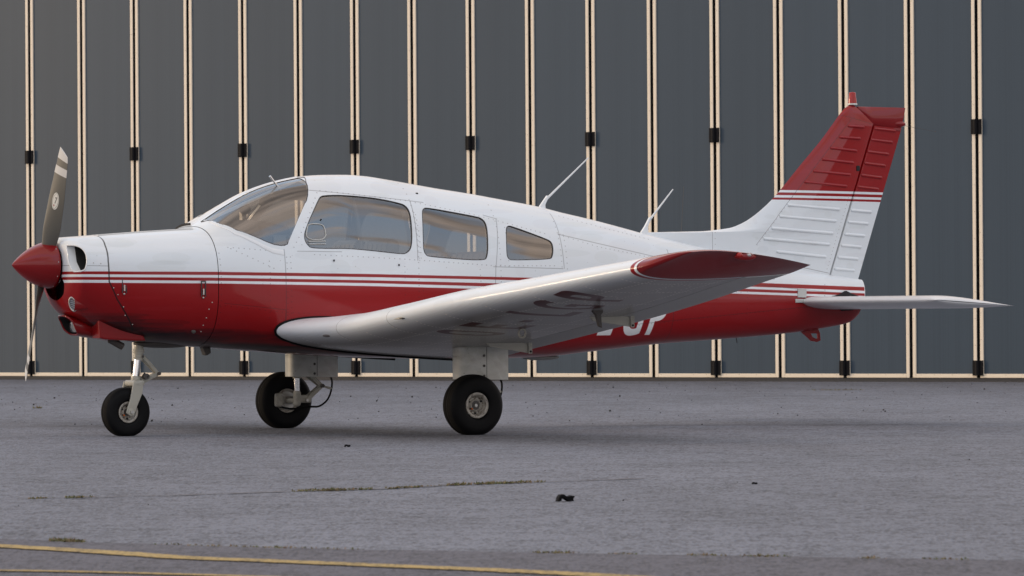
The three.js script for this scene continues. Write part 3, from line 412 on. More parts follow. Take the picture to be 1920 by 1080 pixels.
// ---- skins
const tsB = [...lin(0, 0.5, 26), ...lin(0.5, 1, 30).slice(1)];
const bodyS = [...lin(-4.291, -1.5, 70), ...lin(-1.5, 1.512, 110).slice(1)], cowlS = [...lin(1.517, 2.4, 26), ...lin(2.4, 2.74, 40).slice(1)];
const shieldOf = sg => sg > 0 ? HOLES.shield : hull2(SHIELD.map(([s, t]) => [Math.min(s, 1.36), t])), sideHolesOf = sg => [HOLES.front, HOLES.rear, HOLES.small, shieldOf(sg)];
for (const sg of [1, -1]) {
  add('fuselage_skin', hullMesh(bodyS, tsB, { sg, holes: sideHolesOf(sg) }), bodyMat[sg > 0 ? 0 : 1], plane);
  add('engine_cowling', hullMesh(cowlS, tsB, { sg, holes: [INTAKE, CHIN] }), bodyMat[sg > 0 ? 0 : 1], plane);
  add('cabin_lining', hullMesh(lin(-1.46, 1.44, 100), tsB, { sg, holes: sideHolesOf(sg), inset: 0.028, inward: true }), M.lining, plane);
  for (const k of ['front', 'rear', 'small']) {
    const w = add('side_window', hullMesh(lin(-1.4, 1.0, 110), tsB, { sg, holes: [HOLES[k]], keep: 'in', inset: 0.005 }), M.glass, plane);
    add('window_frame', rimStrip(HOLES[k], sg, 0.0005, 0.0275), M.lining, w); add('window_seal', closedTube(outline(HOLES[k], sg, 0.001), 0.0035), M.seal, w);
  }
  const w = add('windshield', hullMesh(lin(0.6, 1.5, 60), tsB, { sg, holes: [shieldOf(sg)], keep: 'in', inset: 0.004 }), M.glass, plane);
  add('window_frame', rimStrip(shieldOf(sg), sg, 0.0005, 0.0275), M.white, w); add('window_seal', closedTube(outline(shieldOf(sg), sg, 0.001), 0.0035), M.seal, w);
  // white retaining strip round the foot of the windshield
  const foot = SHIELD.slice(1, 8).map(([s, t]) => [s + 0.014, t - 0.014]);
  const strip = sheet((u, v) => { const i = Math.min(foot.length - 2, Math.floor(u)), f = u - i, a = foot[i], b = foot[i + 1]; return hullPt(a[0] + (b[0] - a[0]) * f, a[1] + (b[1] - a[1]) * f - v * 0.018, -0.0035 * (1 - (2 * v - 1) ** 4)).p; }, lin(0, foot.length - 1.001, 30), lin(0, 1, 6), { sg });
  add('retaining_strip', strip, M.white, plane);
}
// closing pieces
const disc = (F, r, H) => { const g = new THREE.CircleGeometry(r, 36); g.rotateY(Math.PI / 2); g.translate(F, H, 0); return g; };
add('cowl_bulkhead', disc(2.44, 0.30, 1.14), M.dark, plane); add('tail_cap', ball(-4.291, 1.008, 0, 0.018, 0.107, 0.05), M.white, plane);
add('firewall', sheet((u, v) => { const p = hullRaw(1.53, u); return [1.50, 1.1 + (p[1] - 1.1) * v * 0.975, p[2] * v * 0.975]; }, lin(0, 1, 30), lin(-1, 1, 4)), M.dark, plane);
{ const bh = (F, m) => { const g = [1, -1].map(sg => sheet((u, v) => { const p = hullPt(F, u, 0.03).p; return [F, 1.05 + (p[1] - 1.05) * v, p[2] * v]; }, lin(0, 1, 40), lin(0, 1, 3), { sg })); return add('cabin_bulkhead', mergeGeometries(g), m, plane); }; bh(-1.45, M.lining); bh(1.42, M.darkTrim); }
// centre post of the windshield, standing a little proud
add('centre_post', sheet((u, v) => { const p = hullRaw(u, 1); const a = (v - 0.5) * Math.PI; return [p[0], p[1] - 0.006 + 0.011 * Math.cos(a), 0.022 * Math.sin(a)]; }, lin(0.64, 1.50, 40), lin(0, 1, 10)), M.white, plane);
// engine intake ducts: pale inner wall running back into the dark
for (const sg of [1, -1]) {
  const c = hullPt(2.63, 0.6).p, duct = node('air_intake', plane);
  const ring = k => INTAKE.map(p => { const q = hullPt(p[0], p[1], 0).p; return [q[0] - k * 0.062, c[1] + (q[1] - c[1]) * (1 - 0.05 * k), c[2] - 0.008 * k + (q[2] - c[2]) * (1 - 0.10 * k)]; });
  const A = ring(0), B = ring(1), n = A.length;
  const g = sheet((u, v) => { const i = Math.floor(u) % n, f = u - Math.floor(u), j = (i + 1) % n, a = A[i].map((x, q) => x + (A[j][q] - x) * f), b = B[i].map((x, q) => x + (B[j][q] - x) * f); return a.map((x, q) => x + (b[q] - x) * v); }, lin(0, n, n * 2), lin(0, 1, 4), { sg, eu: 0.2 });
  add('duct_wall', g, M.white, duct);
  const B2 = ring(2.6), A2 = B; add('duct_throat', sheet((u, v) => { const i = Math.floor(u) % n, f = u - Math.floor(u), j = (i + 1) % n, a = A2[i].map((x, q) => x + (A2[j][q] - x) * f), b = B2[i].map((x, q) => x + (B2[j][q] - x) * f); return a.map((x, q) => x + (b[q] - x) * v); }, lin(0, n, n * 2), lin(0, 1, 4), { sg, eu: 0.2 }), M.dark, duct);
  const back = new THREE.Shape(B2.map(p => new THREE.Vector2(p[1], p[2]))); const bg = new THREE.ShapeGeometry(back); const bp = bg.attributes.position; for (let i = 0; i < bp.count; i++) { const h = bp.getX(i), l = bp.getY(i); bp.setXYZ(i, Math.min(...B2.map(p => p[0])) + 0.02, h, -l * sg); } bg.computeVertexNormals(); add('duct_end', bg, M.dark, duct);
  add('intake_lip', closedTube(INTAKE.map(p => { const q = hullPt(p[0], p[1], 0.002).p; return new THREE.Vector3(q[0], q[1], -q[2] * sg); }), 0.006), M.white, duct);
}
// ---- spinner and propeller
{
  const pr = []; for (let i = 0; i <= 28; i++) { const q = i / 28; pr.push(new THREE.Vector2(0.168 * Math.pow(Math.sin(Math.pow(1 - q, 0.93) * Math.PI / 2), 0.92) + 0.001, q * 0.308)); }
  const g = new THREE.LatheGeometry([new THREE.Vector2(0.001, -0.002), new THREE.Vector2(0.150, -0.002), new THREE.Vector2(0.166, 0), ...pr], 56); g.rotateZ(-Math.PI / 2); g.translate(2.605, 1.238, 0);
  const sp = add('spinner', g, M.red, plane);
  for (let i = 0; i < 10; i++) { const a = i / 10 * 2 * Math.PI + 0.2; for (const [F, r] of i % 2 ? [[2.622, 0.1665]] : [[2.622, 0.1665], [2.74, 0.132]]) add('spinner_screw', ball(F, 1.238 + r * Math.cos(a), r * Math.sin(a), 0.0045, 0.0045, 0.0045, 8), M.plate, sp); }
  const prop = node('propeller', plane); prop.position.set(2.66, 1.238, 0);
  const gray = new THREE.MeshPhysicalMaterial({ color: lc(0.115, 0.112, 0.095), roughness: 0.42, clearcoat: 0.25 }), bandW = new THREE.MeshPhysicalMaterial({ color: lc(0.62, 0.62, 0.60), roughness: 0.45 });
  const decal = new THREE.MeshPhysicalMaterial({ roughness: 0.4, map: canvasTexture(128, 256, (x, w, h) => { x.fillStyle = '#dcdcd4'; x.fillRect(0, 0, w, h); x.strokeStyle = '#44443c'; x.lineWidth = 5; x.beginPath(); x.ellipse(64, 128, 54, 116, 0, 0, 7); x.stroke(); x.lineWidth = 12; x.beginPath(); x.moveTo(48, 84); x.lineTo(84, 74); x.lineTo(60, 164); x.stroke(); x.fillStyle = '#a02020'; x.beginPath(); x.arc(46, 196, 12, 0, 7); x.fill(); }) });
  const chord = pchip([[0.05, 0.075], [0.16, 0.105], [0.3, 0.142], [0.5, 0.150], [0.7, 0.132], [0.84, 0.112], [0.90, 0.098]], 1), thick = pchip([[0.05, 0.05], [0.16, 0.032], [0.3, 0.02], [0.6, 0.013], [0.90, 0.006]], 1);
  const blade = (r0, r1, grow, tipcut) => {
    const N = 22, fn = (r, q) => { const c = chord(r), b = Math.atan(1.42 / (2 * Math.PI * r)), a = q * 2 * Math.PI, cx = (0.5 - 0.5 * Math.cos(a)), th = Math.sin(a) * thick(r) * (0.55 * Math.sqrt(cx) * 1.6 * (1 - cx) + 0.18) + Math.sign(Math.sin(a)) * grow; const x = (cx - 0.42) * c + (cx - 0.5) * 2 * grow, rr2 = r - tipcut * 0 - (r > 0.80 ? (r - 0.80) / 0.095 * 0.045 * cx : 0);
      return [-Math.sin(b) * x + Math.cos(b) * th, rr2, Math.cos(b) * x + Math.sin(b) * th]; };
    return mergeGeometries([sheet(fn, lin(r0, r1, Math.max(3, Math.round((r1 - r0) * 40))), lin(0, 1, N)), sheet((w, q) => { const a = fn(r1, q), b = fn(r1, 1 - q); return a.map((v, i) => v + (b[i] - v) * w * 0.5); }, [0, 1], lin(0, 1, N), { eu: 0.2 })]);
  };
  for (const flip of [0, 1]) {
    const b = node('blade', prop); b.rotation.x = -(23.5 * D) + flip * Math.PI;
    add('blade_body', blade(0.06, 0.895, 0, 1), gray, b);
    for (const [a, c] of [[0.70, 0.758], [0.815, 0.8955]]) add('tip_band', blade(a, c, 0.0009, 0), bandW, b);
    const d = sheet((u, v) => { const r = 0.50 + (v - 0.5) * 0.13, bb = Math.atan(1.42 / (2 * Math.PI * r)), k = Math.sqrt(Math.max(0, 1 - (2 * v - 1) ** 2)), x = 0.010 + (u - 0.5) * 0.062 * k, cx = x / chord(r) + 0.42, th = thick(r) * (0.55 * Math.sqrt(cx) * 1.6 * (1 - cx) + 0.18) * Math.sin(Math.acos(1 - 2 * cx)) + 0.0012; return [-Math.sin(bb) * x + Math.cos(bb) * th, r, Math.cos(bb) * x + Math.sin(bb) * th]; }, lin(0, 1, 8), lin(0.004, 0.996, 20));
    add('maker_decal', d, decal, b);
  }
}
// ---- things on the lower cowling
{
  // bottom air box with a landing lamp
  const box = node('air_scoop', plane);
  const outer = sheet((u, v) => { const a = u * 2 * Math.PI, F = 2.475 - v * 0.36, w = 0.115 * (1 - 0.15 * v), h = 0.075 * (1 - 0.35 * v), ca = Math.cos(a), sa = Math.sin(a), e = 0.7; return [F + 0.05 * sa * (1 - v), 0.805 - 0.075 * v + h * Math.sign(sa) * Math.abs(sa) ** e, w * Math.sign(ca) * Math.abs(ca) ** e]; }, lin(0, 1, 32), lin(0, 1, 8), { flip: -1 });
  add('scoop_shell', outer, M.red, box);
  const inn = sheet((u, v) => { const a = u * 2 * Math.PI, F = 2.472 - v * 0.1, w = 0.103, h = 0.063, ca = Math.cos(a), sa = Math.sin(a), e = 0.7; return [F + 0.05 * sa * (1 - v), 0.805 + h * Math.sign(sa) * Math.abs(sa) ** e, w * Math.sign(ca) * Math.abs(ca) ** e]; }, lin(0, 1, 32), lin(0, 1, 3));
  add('scoop_throat', inn, M.dark, box);
  const lip = []; for (let i = 0; i < 28; i++) { const a = i / 28 * 2 * Math.PI, ca = Math.cos(a), sa = Math.sin(a); lip.push(new THREE.Vector3(2.475 + 0.05 * sa, 0.805 + 0.069 * Math.sign(sa) * Math.abs(sa) ** 0.7, 0.109 * Math.sign(ca) * Math.abs(ca) ** 0.7)); }
  add('scoop_lip', closedTube(lip, 0.0075), M.red, box);
  const lamp = node('landing_lamp', plane); add('reflector', ball(2.43, 0.803, 0.015, 0.02, 0.050, 0.056), M.plate, lamp); add('lamp_glass', ball(2.446, 0.805, 0.015, 0.014, 0.052, 0.058), M.lens, lamp);
  // exhaust shroud on the port side of the belly
  add('exhaust_shroud', slab([[2.345, 0.845], [2.335, 0.712], [2.29, 0.700], [2.10, 0.690], [1.97, 0.688], [1.99, 0.73], [2.12, 0.80]], 0.10, 0.235, 0.012), M.red, plane);
  add('exhaust_pipe', rod(V(2.20, 0.70, 0.11), V(2.10, 0.648, 0.11), 0.026, 0.026), M.pitot, plane);
  add('belly_fairing', ball(1.72, 0.668, 0, 0.24, 0.034, 0.13), M.pitot, plane);
  // oval heater inlet with its wire mesh
  const oc = hullPt(2.655, 0.225).p, inlet = node('heater_inlet', plane), q = hullPt(2.655, 0.225).n, dir = new THREE.Vector3(0.75, q[1] * 0.3, -0.6).normalize();
  const tor = new THREE.TorusGeometry(0.036, 0.006, 8, 28); tor.scale(0.75, 1.35, 1); tor.applyQuaternion(new THREE.Quaternion().setFromUnitVectors(new THREE.Vector3(0, 0, 1), dir)); tor.translate(2.535, 0.955, -0.215); add('inlet_ring', tor, M.alu, inlet);
  const mesh = canvasTexture(64, 64, (x) => { x.fillStyle = '#15161a'; x.fillRect(0, 0, 64, 64); x.strokeStyle = '#a8adb5'; x.lineWidth = 3; for (let i = 4; i < 64; i += 9) { x.beginPath(); x.moveTo(i, 0); x.lineTo(i, 64); x.moveTo(0, i); x.lineTo(64, i); x.stroke(); } });
  const mg = new THREE.CircleGeometry(0.036, 24); mg.scale(0.75, 1.35, 1); mg.applyQuaternion(new THREE.Quaternion().setFromUnitVectors(new THREE.Vector3(0, 0, 1), dir)); mg.translate(2.533, 0.955, -0.214); add('inlet_mesh', mg, new THREE.MeshStandardMaterial({ map: mesh, roughness: 0.6 }), inlet);
  const body = sheet((u, v) => { const a = u * 2 * Math.PI; return [2.533 - 0.11 * v, 0.955 + 0.05 * Math.cos(a) * (1 - 0.3 * v) - 0.0 * v, 0.215 + 0.03 * Math.sin(a) * (1 - 0.2 * v) + 0.045 * v - 0.02 * Math.sin(a) * 0]; }, lin(0, 1, 24), lin(0, 1, 4)); add('inlet_body', body, M.red, inlet);
  // cowling latches, fasteners, drain
  for (const [F, H, L] of [[2.222, 1.088, 0.414], [1.631, 1.058, 0.484]]) { const l = node('cowl_latch', plane); for (const d of [-0.016, 0.016]) add('latch_bar', rbox(F + d, H, L + 0.002, 0.006, 0.11, 0.008, 0.002), M.darkTrim, l); add('latch_bar', rbox(F, H + 0.057, L + 0.001, 0.038, 0.006, 0.008, 0.002), M.darkTrim, l); add('latch_hook', rbox(F, H - 0.02, L + 0.003, 0.012, 0.045, 0.01, 0.003), M.alu, l); add('latch_pin', ball(F, H - 0.062, L - 0.002, 0.008, 0.008, 0.008, 10), M.alu, l); }
  for (const [s, t] of [[2.50, 0.535], [2.43, 0.535], [2.3, 0.43], [2.26, 0.40], [2.205, 0.34], [2.18, 0.29], [2.11, 0.24], [1.56, 0.435], [1.58, 0.40], [1.59, 0.35], [1.60, 0.30], [1.60, 0.25]]) { const p = hullPt(s, t).p; add('fastener', ball(p[0], p[1], p[2], 0.0048, 0.0048, 0.003, 10), M.alu, plane); }
  { const p = hullPt(1.655, 0.248).p; add('drain_cap', ball(p[0], p[1], p[2], 0.018, 0.018, 0.008, 14), M.pitot, plane); }
  add('fuel_drain', slab([[1.43, 0.655], [1.36, 0.655], [1.355, 0.595], [1.385, 0.578], [1.40, 0.582]], 0.03, -0.03, 0.006), M.pitot, plane);
}
// piano hinge along the top of the cowling
for (const sg of [1, -1]) add('cowl_hinge', tubeThrough(lin(1.56, 2.30, 12).map(F => { const p = hullPt(F, 0.925, -0.001).p; return V(p[0], p[1], p[2] * sg); }), 0.004, 40), M.plate, plane);
// ---- cabin
{
  add('cabin_floor', rbox(-0.1, 0.80, 0, 2.2, 0.05, 0.96, 0.01), M.darkTrim, plane);
  const gs = sheet((u, v) => { const a = v * Math.PI, F = 1.40 - 0.53 * u, top = 0.075 * Math.pow(Math.sin(Math.min(1, u * 1.25 + 0.08) * Math.PI * 0.5), 0.7) * (u > 0.8 ? 1 - 1.2 * (u - 0.8) : 1), w = 0.27 + 0.10 * u; return [F, 1.475 - 0.03 * u + (top + 0.035) * Math.pow(Math.sin(a), 0.7), w * Math.sign(Math.cos(a)) * Math.pow(Math.abs(Math.cos(a)), 0.8)]; }, lin(0, 1, 20), lin(0, 1, 28));
  add('glare_shield', gs, M.darkTrim, plane);
  add('instrument_panel', slab([[1.10, 1.52], [1.03, 1.50], [1.06, 1.05], [1.14, 1.05]], 0.40, -0.40, 0.01), M.darkTrim, plane);
  for (const s of [1, -1]) {
    const y = node('control_yoke', plane); add('yoke_shaft', rod(V(1.06, 1.36, 0.25 * s), V(0.90, 1.36, 0.25 * s), 0.012), M.dark, y); add('yoke_grip', tubeThrough([V(0.90, 1.44, 0.25 * s + 0.13), V(0.90, 1.36, 0.25 * s + 0.12), V(0.90, 1.345, 0.25 * s), V(0.90, 1.36, 0.25 * s - 0.12), V(0.90, 1.44, 0.25 * s - 0.13)], 0.014), M.dark, y);
    const seat = node('front_seat', plane), back = rbox(0, 0, 0, 0.11, 0.54, 0.42, 0.05); back.rotateZ(0.16); back.translate(0.10, 1.155, -0.26 * s);
    add('backrest', back, M.leather, seat); for (let i = -2; i <= 2; i++) { const p = rbox(0, 0, 0, 0.012, 0.46, 0.06, 0.006); p.rotateZ(0.16); p.translate(0.155, 1.16, -0.26 * s + i * 0.075); add('seat_pleat', p, M.leather, seat); }
    add('cushion', rbox(0.36, 0.92, 0.26 * s, 0.46, 0.14, 0.44, 0.05), M.leather, seat);
    const rs = node('rear_seat', plane), rb = rbox(0, 0, 0, 0.13, 0.50, 0.46, 0.06); rb.rotateZ(0.22); rb.translate(-0.66, 1.085, -0.245 * s); add('backrest', rb, M.tan, rs); for (let i = -2; i <= 2; i++) { const p = rbox(0, 0, 0, 0.014, 0.44, 0.065, 0.007); p.rotateZ(0.22); p.translate(-0.60, 1.10, -0.245 * s + i * 0.085); add('seat_pleat', p, M.tan, rs); } add('cushion', rbox(-0.40, 0.88, 0.245 * s, 0.46, 0.13, 0.46, 0.05), M.tan, rs);
    add('sun_visor', rbox(0.86, 1.735, 0.17 * s, 0.16, 0.008, 0.20, 0.003), M.darkTrim, plane);
    add('door_pillar', tubeThrough([V(0.37, 1.30, 0.53 * s), V(0.37, 1.55, 0.47 * s), V(0.36, 1.74, 0.36 * s)], 0.012), M.darkTrim, plane);
    const belt = tubeThrough([V(-0.02, 1.66, 0.42 * s), V(-0.03, 1.5, 0.48 * s), V(-0.03, 1.3, 0.53 * s)], 0.016); add('shoulder_belt', belt, M.darkTrim, plane);
  }
  add('compass', ball(1.06, 1.645, 0, 0.045, 0.04, 0.04), M.darkTrim, plane); add('compass_bracket', rod(V(1.06, 1.57, 0), V(1.06, 1.63, 0), 0.012), M.darkTrim, plane); add('mirror', rbox(0.90, 1.715, 0.02, 0.012, 0.08, 0.20, 0.005), M.darkTrim, plane);
  add('parcel_shelf', rbox(-1.10, 1.20, 0, 0.62, 0.02, 0.86, 0.006), M.tan, plane);
  // little storm window in the pilot's side pane
  const sw = [[0.842 - 0.02, 0.640], [0.800, 0.678], [0.782, 0.690], [0.690, 0.683], [0.664, 0.672], [0.662, 0.630]];
  const storm = node('storm_window', plane); add('storm_frame', closedTube(chaikin(sw, 2).map(([s, t]) => { const p = hullPt(s, t, 0.001).p; return V(p[0], p[1], p[2]); }), 0.004), M.plate, storm);
  for (const t of [0.621, 0.629]) add('storm_hinge', tubeThrough([[0.805, t + 0.004], [0.74, t + 0.001], [0.672, t - 0.002]].map(([s, q]) => { const p = hullPt(s, q, -0.002).p; return V(p[0], p[1], p[2]); }), 0.004, 8), M.plate, storm);
  { const p = hullPt(0.682, 0.697, -0.002).p; add('storm_knob', ball(p[0], p[1], p[2], 0.006, 0.006, 0.006, 10), M.dark, storm); }
}
// ================= wings, tail =================
const WS = [[0.48, 1.06, 0.758, -0.66, 0.522, 0.128], [0.7, 1.03, 0.757, -0.66, 0.545, 0.134], [1.2, 0.965, 0.770, -0.65, 0.607, 0.15], [2.0, 0.95, 0.842, -0.65, 0.705, 0.15], [2.7, 0.93, 0.920, -0.65, 0.795, 0.15], [3.6, 0.775, 1.020, -0.65, 0.925, 0.15], [4.55, 0.57, 1.135, -0.65, 1.085, 0.145], [5.05, 0.465, 1.192, -0.655, 1.168, 0.14]];
const wLF = pchip(WS, 1), wLH = pchip(WS, 2), wTF = pchip(WS, 3), wTH = pchip(WS, 4), wT = pchip(WS, 5);
const naca = x => 5 * (0.2969 * Math.sqrt(x) - 0.126 * x - 0.3516 * x * x + 0.2843 * x ** 3 - 0.1036 * x ** 4);
const camber = x => x < 0.4 ? 0.02 / 0.16 * (0.8 * x - x * x) : 0.02 / 0.36 * (0.2 + 0.8 * x - x * x);
function wingPt(L, x, side, grow = 0) {                             // side 1 upper, -1 lower; x along the chord
  const lf = wLF(L), c = lf - wTF(L); return [lf - c * x, wLH(L) + (wTH(L) - wLH(L)) * x + c * (camber(x) + side * (wT(L) * naca(Math.min(1, x)) + 0.0012)) + side * grow, L];
}
const WU = L => (L - 0.4) / 5.2, WV = (F, low) => (low ? 0 : 0.5) + 0.5 * Math.min(0.999, Math.max(0.001, (F + 0.75) / 1.9));
const REDL = 4.70;
function paintWing(x, W, Hc, bump) {
  const X = L => WU(L) * W;
  x.fillStyle = bump ? '#808080' : WHITE; x.fillRect(0, 0, W, Hc);
  const half = (low) => {
    const Y = F => (1 - WV(F, low)) * Hc;
    if (low && !bump) for (let L = 0.4; L < 5.6; L += 0.02) for (let F = -0.75; F < 1.15; F += 0.02) { const k = Math.min(1, Math.max(0, (wLF(L) - 0.015 - F) / 0.20)); if (k > 0) { x.fillStyle = `rgba(98,86,74,${0.56 * k})`; x.fillRect(X(L), Y(F + 0.02), X(0.42) - X(0.4), Y(F) - Y(F + 0.02)); } }   // shade under the wing put into the colour as brown behind the leading edge
    if (!bump) {
      x.fillStyle = RED; x.fillRect(X(REDL), Y(1.15), X(5.6) - X(REDL), Y(-0.75) - Y(1.15));
      x.fillStyle = WHITE; x.fillRect(X(REDL + 0.035), Y(1.15), X(0.435) - X(0.4), Y(-0.75) - Y(1.15)); x.fillRect(X(REDL + 0.105), Y(1.15), X(0.44) - X(0.4), Y(-0.75) - Y(1.15));
    }
    const line = (pts, rivet = true, pitch = 0.03) => { for (let i = 0; i < pts.length - 1; i++) { const a = pts[i], b = pts[i + 1], n = Math.max(1, Math.round(Math.hypot(b[0] - a[0], b[1] - a[1]) / pitch)); if (!rivet) { x.strokeStyle = bump ? '#303030' : 'rgba(40,36,32,0.55)'; x.lineWidth = 1.6; x.beginPath(); x.moveTo(X(a[0]), Y(a[1])); x.lineTo(X(b[0]), Y(b[1])); x.stroke(); } else for (let k = 0; k < n; k++) { x.fillStyle = bump ? '#ffffff' : (low ? 'rgba(255,248,235,0.95)' : 'rgba(60,60,60,0.35)'); x.beginPath(); x.ellipse(X(a[0] + (b[0] - a[0]) * k / n), Y(a[1] + (b[1] - a[1]) * k / n), low ? 2.2 : 1.6, low ? 3.0 : 2.2, 0, 0, 7); x.fill(); } } };
    for (const L of [0.75, 1.25, 1.62, 2.0, 2.35, 2.75, 3.2, 3.7, 4.2, 4.55]) line([[L, wLF(L) - 0.06], [L, wTF(L) + 0.4]]);
    for (const L of [1.25, 2.0]) line([[L + 0.02, wLF(L)], [L + 0.02, wLF(L) - 0.3]], false);
    for (const k of [0.18, 0.39, 0.62]) line(lin(0.7, 4.7, 12).map(L => [L, wLF(L) - k * (wLF(L) - wTF(L))]), true, 0.034);
    for (const k of [0.395]) line(lin(0.7, 4.7, 12).map(L => [L, wLF(L) - k * (wLF(L) - wTF(L))]), false);
    for (const [L, F] of [[2.9, 0.33], [3.9, 0.30], [4.35, 0.0]]) for (let i = 0; i < 16; i++) { const a = i / 16 * 6.283; line([[L + 0.14 * Math.cos(a), F + 0.10 * Math.sin(a)], [L + 0.14 * Math.cos(a), F + 0.10 * Math.sin(a)]]); }
    if (low && !bump) {
      x.fillStyle = '#4c0705'; x.font = 'bold 100px sans-serif'; x.textBaseline = 'alphabetic';
      const ky = 0.53 / 0.729 / 1.9 * (Hc / 2) / 100, kx = 0.27 / 5.2 * W;
      [['O', 2.08], ['E', 2.46], ['-', 2.84], ['L', 3.12], ['G', 3.45], ['P', 3.80]].forEach(([ch, L]) => { const w = x.measureText(ch).width; x.save(); x.translate(X(L), Y(0.13)); x.transform(1, 0, -0.04, 1, 0, 0); x.scale((ch === '-' ? 0.45 : 1) * kx / w, ky); x.fillText(ch, 0, 0); x.restore(); });
    }
  };
  half(true); half(false); if (!bump) wear(x, W, Hc, 11);
}
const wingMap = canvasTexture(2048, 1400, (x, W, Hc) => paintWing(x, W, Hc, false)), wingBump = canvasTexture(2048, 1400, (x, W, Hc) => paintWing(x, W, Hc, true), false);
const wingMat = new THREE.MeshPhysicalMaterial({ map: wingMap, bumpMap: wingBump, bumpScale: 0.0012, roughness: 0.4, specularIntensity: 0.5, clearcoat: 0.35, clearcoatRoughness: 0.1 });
const flapMat = new THREE.MeshPhysicalMaterial({ color: lc(0.50, 0.49, 0.47), roughness: 0.45, specularIntensity: 0.5 });
const wingPlain = new THREE.MeshPhysicalMaterial({ color: 0xd8dadb, roughness: 0.38, clearcoat: 0.4, clearcoatRoughness: 0.12 });
const qs = n => lin(-1, 1, n);
const cut = L => (wLF(L) + 0.29) / (wLF(L) - wTF(L));
for (const sg of [1, -1]) {
  const loop = (L, q, x0, x1) => { const x = x0 + (x1 - x0) * q * q; return wingPt(L, x, q < 0 ? 1 : -1); };
  const wing = node('wing', plane);
  for (const low of [false, true]) {                                  // upper and lower faces meet along the leading edge
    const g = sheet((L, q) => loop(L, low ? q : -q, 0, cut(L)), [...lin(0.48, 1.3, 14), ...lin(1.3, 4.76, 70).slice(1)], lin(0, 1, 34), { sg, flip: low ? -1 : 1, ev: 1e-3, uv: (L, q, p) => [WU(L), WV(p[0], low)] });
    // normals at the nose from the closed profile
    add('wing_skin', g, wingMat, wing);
  }
  add('rear_spar', sheet((L, v) => { const a = wingPt(L, cut(L), 1), b = wingPt(L, cut(L), -1); return a.map((k, i) => k + (b[i] - k) * v); }, lin(0.48, 4.76, 24), [0, 1], { sg, ev: 0.3, flip: -1 }), M.dark, wing);
  // flap and aileron: bevelled noses, shallow beads pressed along the chord
  const surface = (name, La, Lb, corr) => { const X0 = L => cut(L) + 0.008;
    const ridge = (L, x, x0) => corr * Math.pow(Math.max(0, Math.cos((L - La) / 0.062 * 2 * Math.PI)), 2) * Math.min(1, (x - x0) / 0.03) * Math.min(1, (0.995 - x) / 0.03);
    const fn = (L, q) => { const x0 = X0(L), x = x0 + (1 - x0) * Math.abs(q) ** 1.6, side = q < 0 ? 1 : -1, p = wingPt(L, x, side), nose = Math.min(1, Math.abs(q) / 0.12), mid = wingPt(L, x, 0); const h = mid[1] + (p[1] - mid[1]) * Math.sqrt(1 - (1 - nose) ** 2) + side * Math.max(0, ridge(L, x, x0)) * (side < 0 ? 1 : 0.4); return [p[0], h, L]; };
    const nL = Math.max(8, Math.round((Lb - La) / 0.0124)); const s = add(name, sheet(fn, lin(La, Lb, nL), lin(-1, 1, 30), { sg, flip: -1 }), flapMat, wing);
    for (const L of [La, Lb]) { const e = sheet((q, v) => { const a = fn(L, q), b = fn(L, -q); return a.map((k, i) => k + (b[i] - k) * v * 0.5); }, lin(-1, 1, 30), [0, 1], { sg, ev: 0.3, eu: 0.02, flip: L === La ? 1 : -1 }); add('end_rib', e, wingPlain, s); }
  };
  surface('flap', 0.62, 2.93, 0.0035); surface('aileron', 2.95, 4.75, 0.0035);
  // red drooped tip: the lower face sweeps up to meet the upper one
  const tipF = (tau, q) => { const L = 4.76 + 0.30 * tau, side = q < 0 ? 1 : -1, lf0 = wLF(L), tf0 = wTF(L), lf = lf0 - 0.20 * Math.pow(tau, 3.0), tf = tf0 + 0.02 * tau, x = q * q, F = lf + (tf - lf) * x, xx = Math.min(1, Math.max(0, (lf0 - F) / (lf0 - tf0))); const up = wingPt(L, xx, 1)[1], lo = wingPt(L, xx, -1)[1], k = Math.pow(tau, 1.25); const upk = up - (up - lo) * 0.12 * Math.pow(tau, 6); const nose = x < 0.02 ? x / 0.02 : 1; const h = side > 0 ? upk : lo + (upk - lo) * k; const mid = (upk + lo + (upk - lo) * k) / 2; return [F, mid + (h - mid) * Math.sqrt(1 - (1 - nose) ** 2), L]; };
  const tip = node('wing_tip', plane);
  for (const low of [false, true]) add('tip_shell', sheet((t, q) => tipF(t, low ? q : -q), [...lin(0, 0.6, 10), ...lin(0.6, 0.9, 10).slice(1), ...lin(0.9, 1, 8).slice(1)], lin(0, 1, 36), { sg, flip: low ? -1 : 1 }), M.red, tip);
  // position light and strobe on the tip edge
  const lp = t => { const p = tipF(0.93, -Math.sqrt(t)); return p; };
  const a = lp(0.46), light = node('position_light', plane);
  add('light_base', ball(a[0] - 0.01, a[1] - 0.028, (a[2] + 0.005) * sg, 0.085, 0.026, 0.02), M.red, light);
  add('coloured_lens', ball(a[0] + 0.045, a[1] - 0.02, (a[2] + 0.018) * sg, 0.026, 0.020, 0.022), sg > 0 ? M.redLens : new THREE.MeshPhysicalMaterial({ color: lc(0.03, 0.4, 0.12), transmission: 0.4, roughness: 0.15 }), light);
  add('strobe_lens', ball(a[0] - 0.03, a[1] - 0.018, (a[2] + 0.018) * sg, 0.030, 0.020, 0.022), M.lens, light); add('strobe_tube', ball(a[0] - 0.03, a[1] - 0.018, (a[2] + 0.016) * sg, 0.018, 0.012, 0.012), M.plate, light);
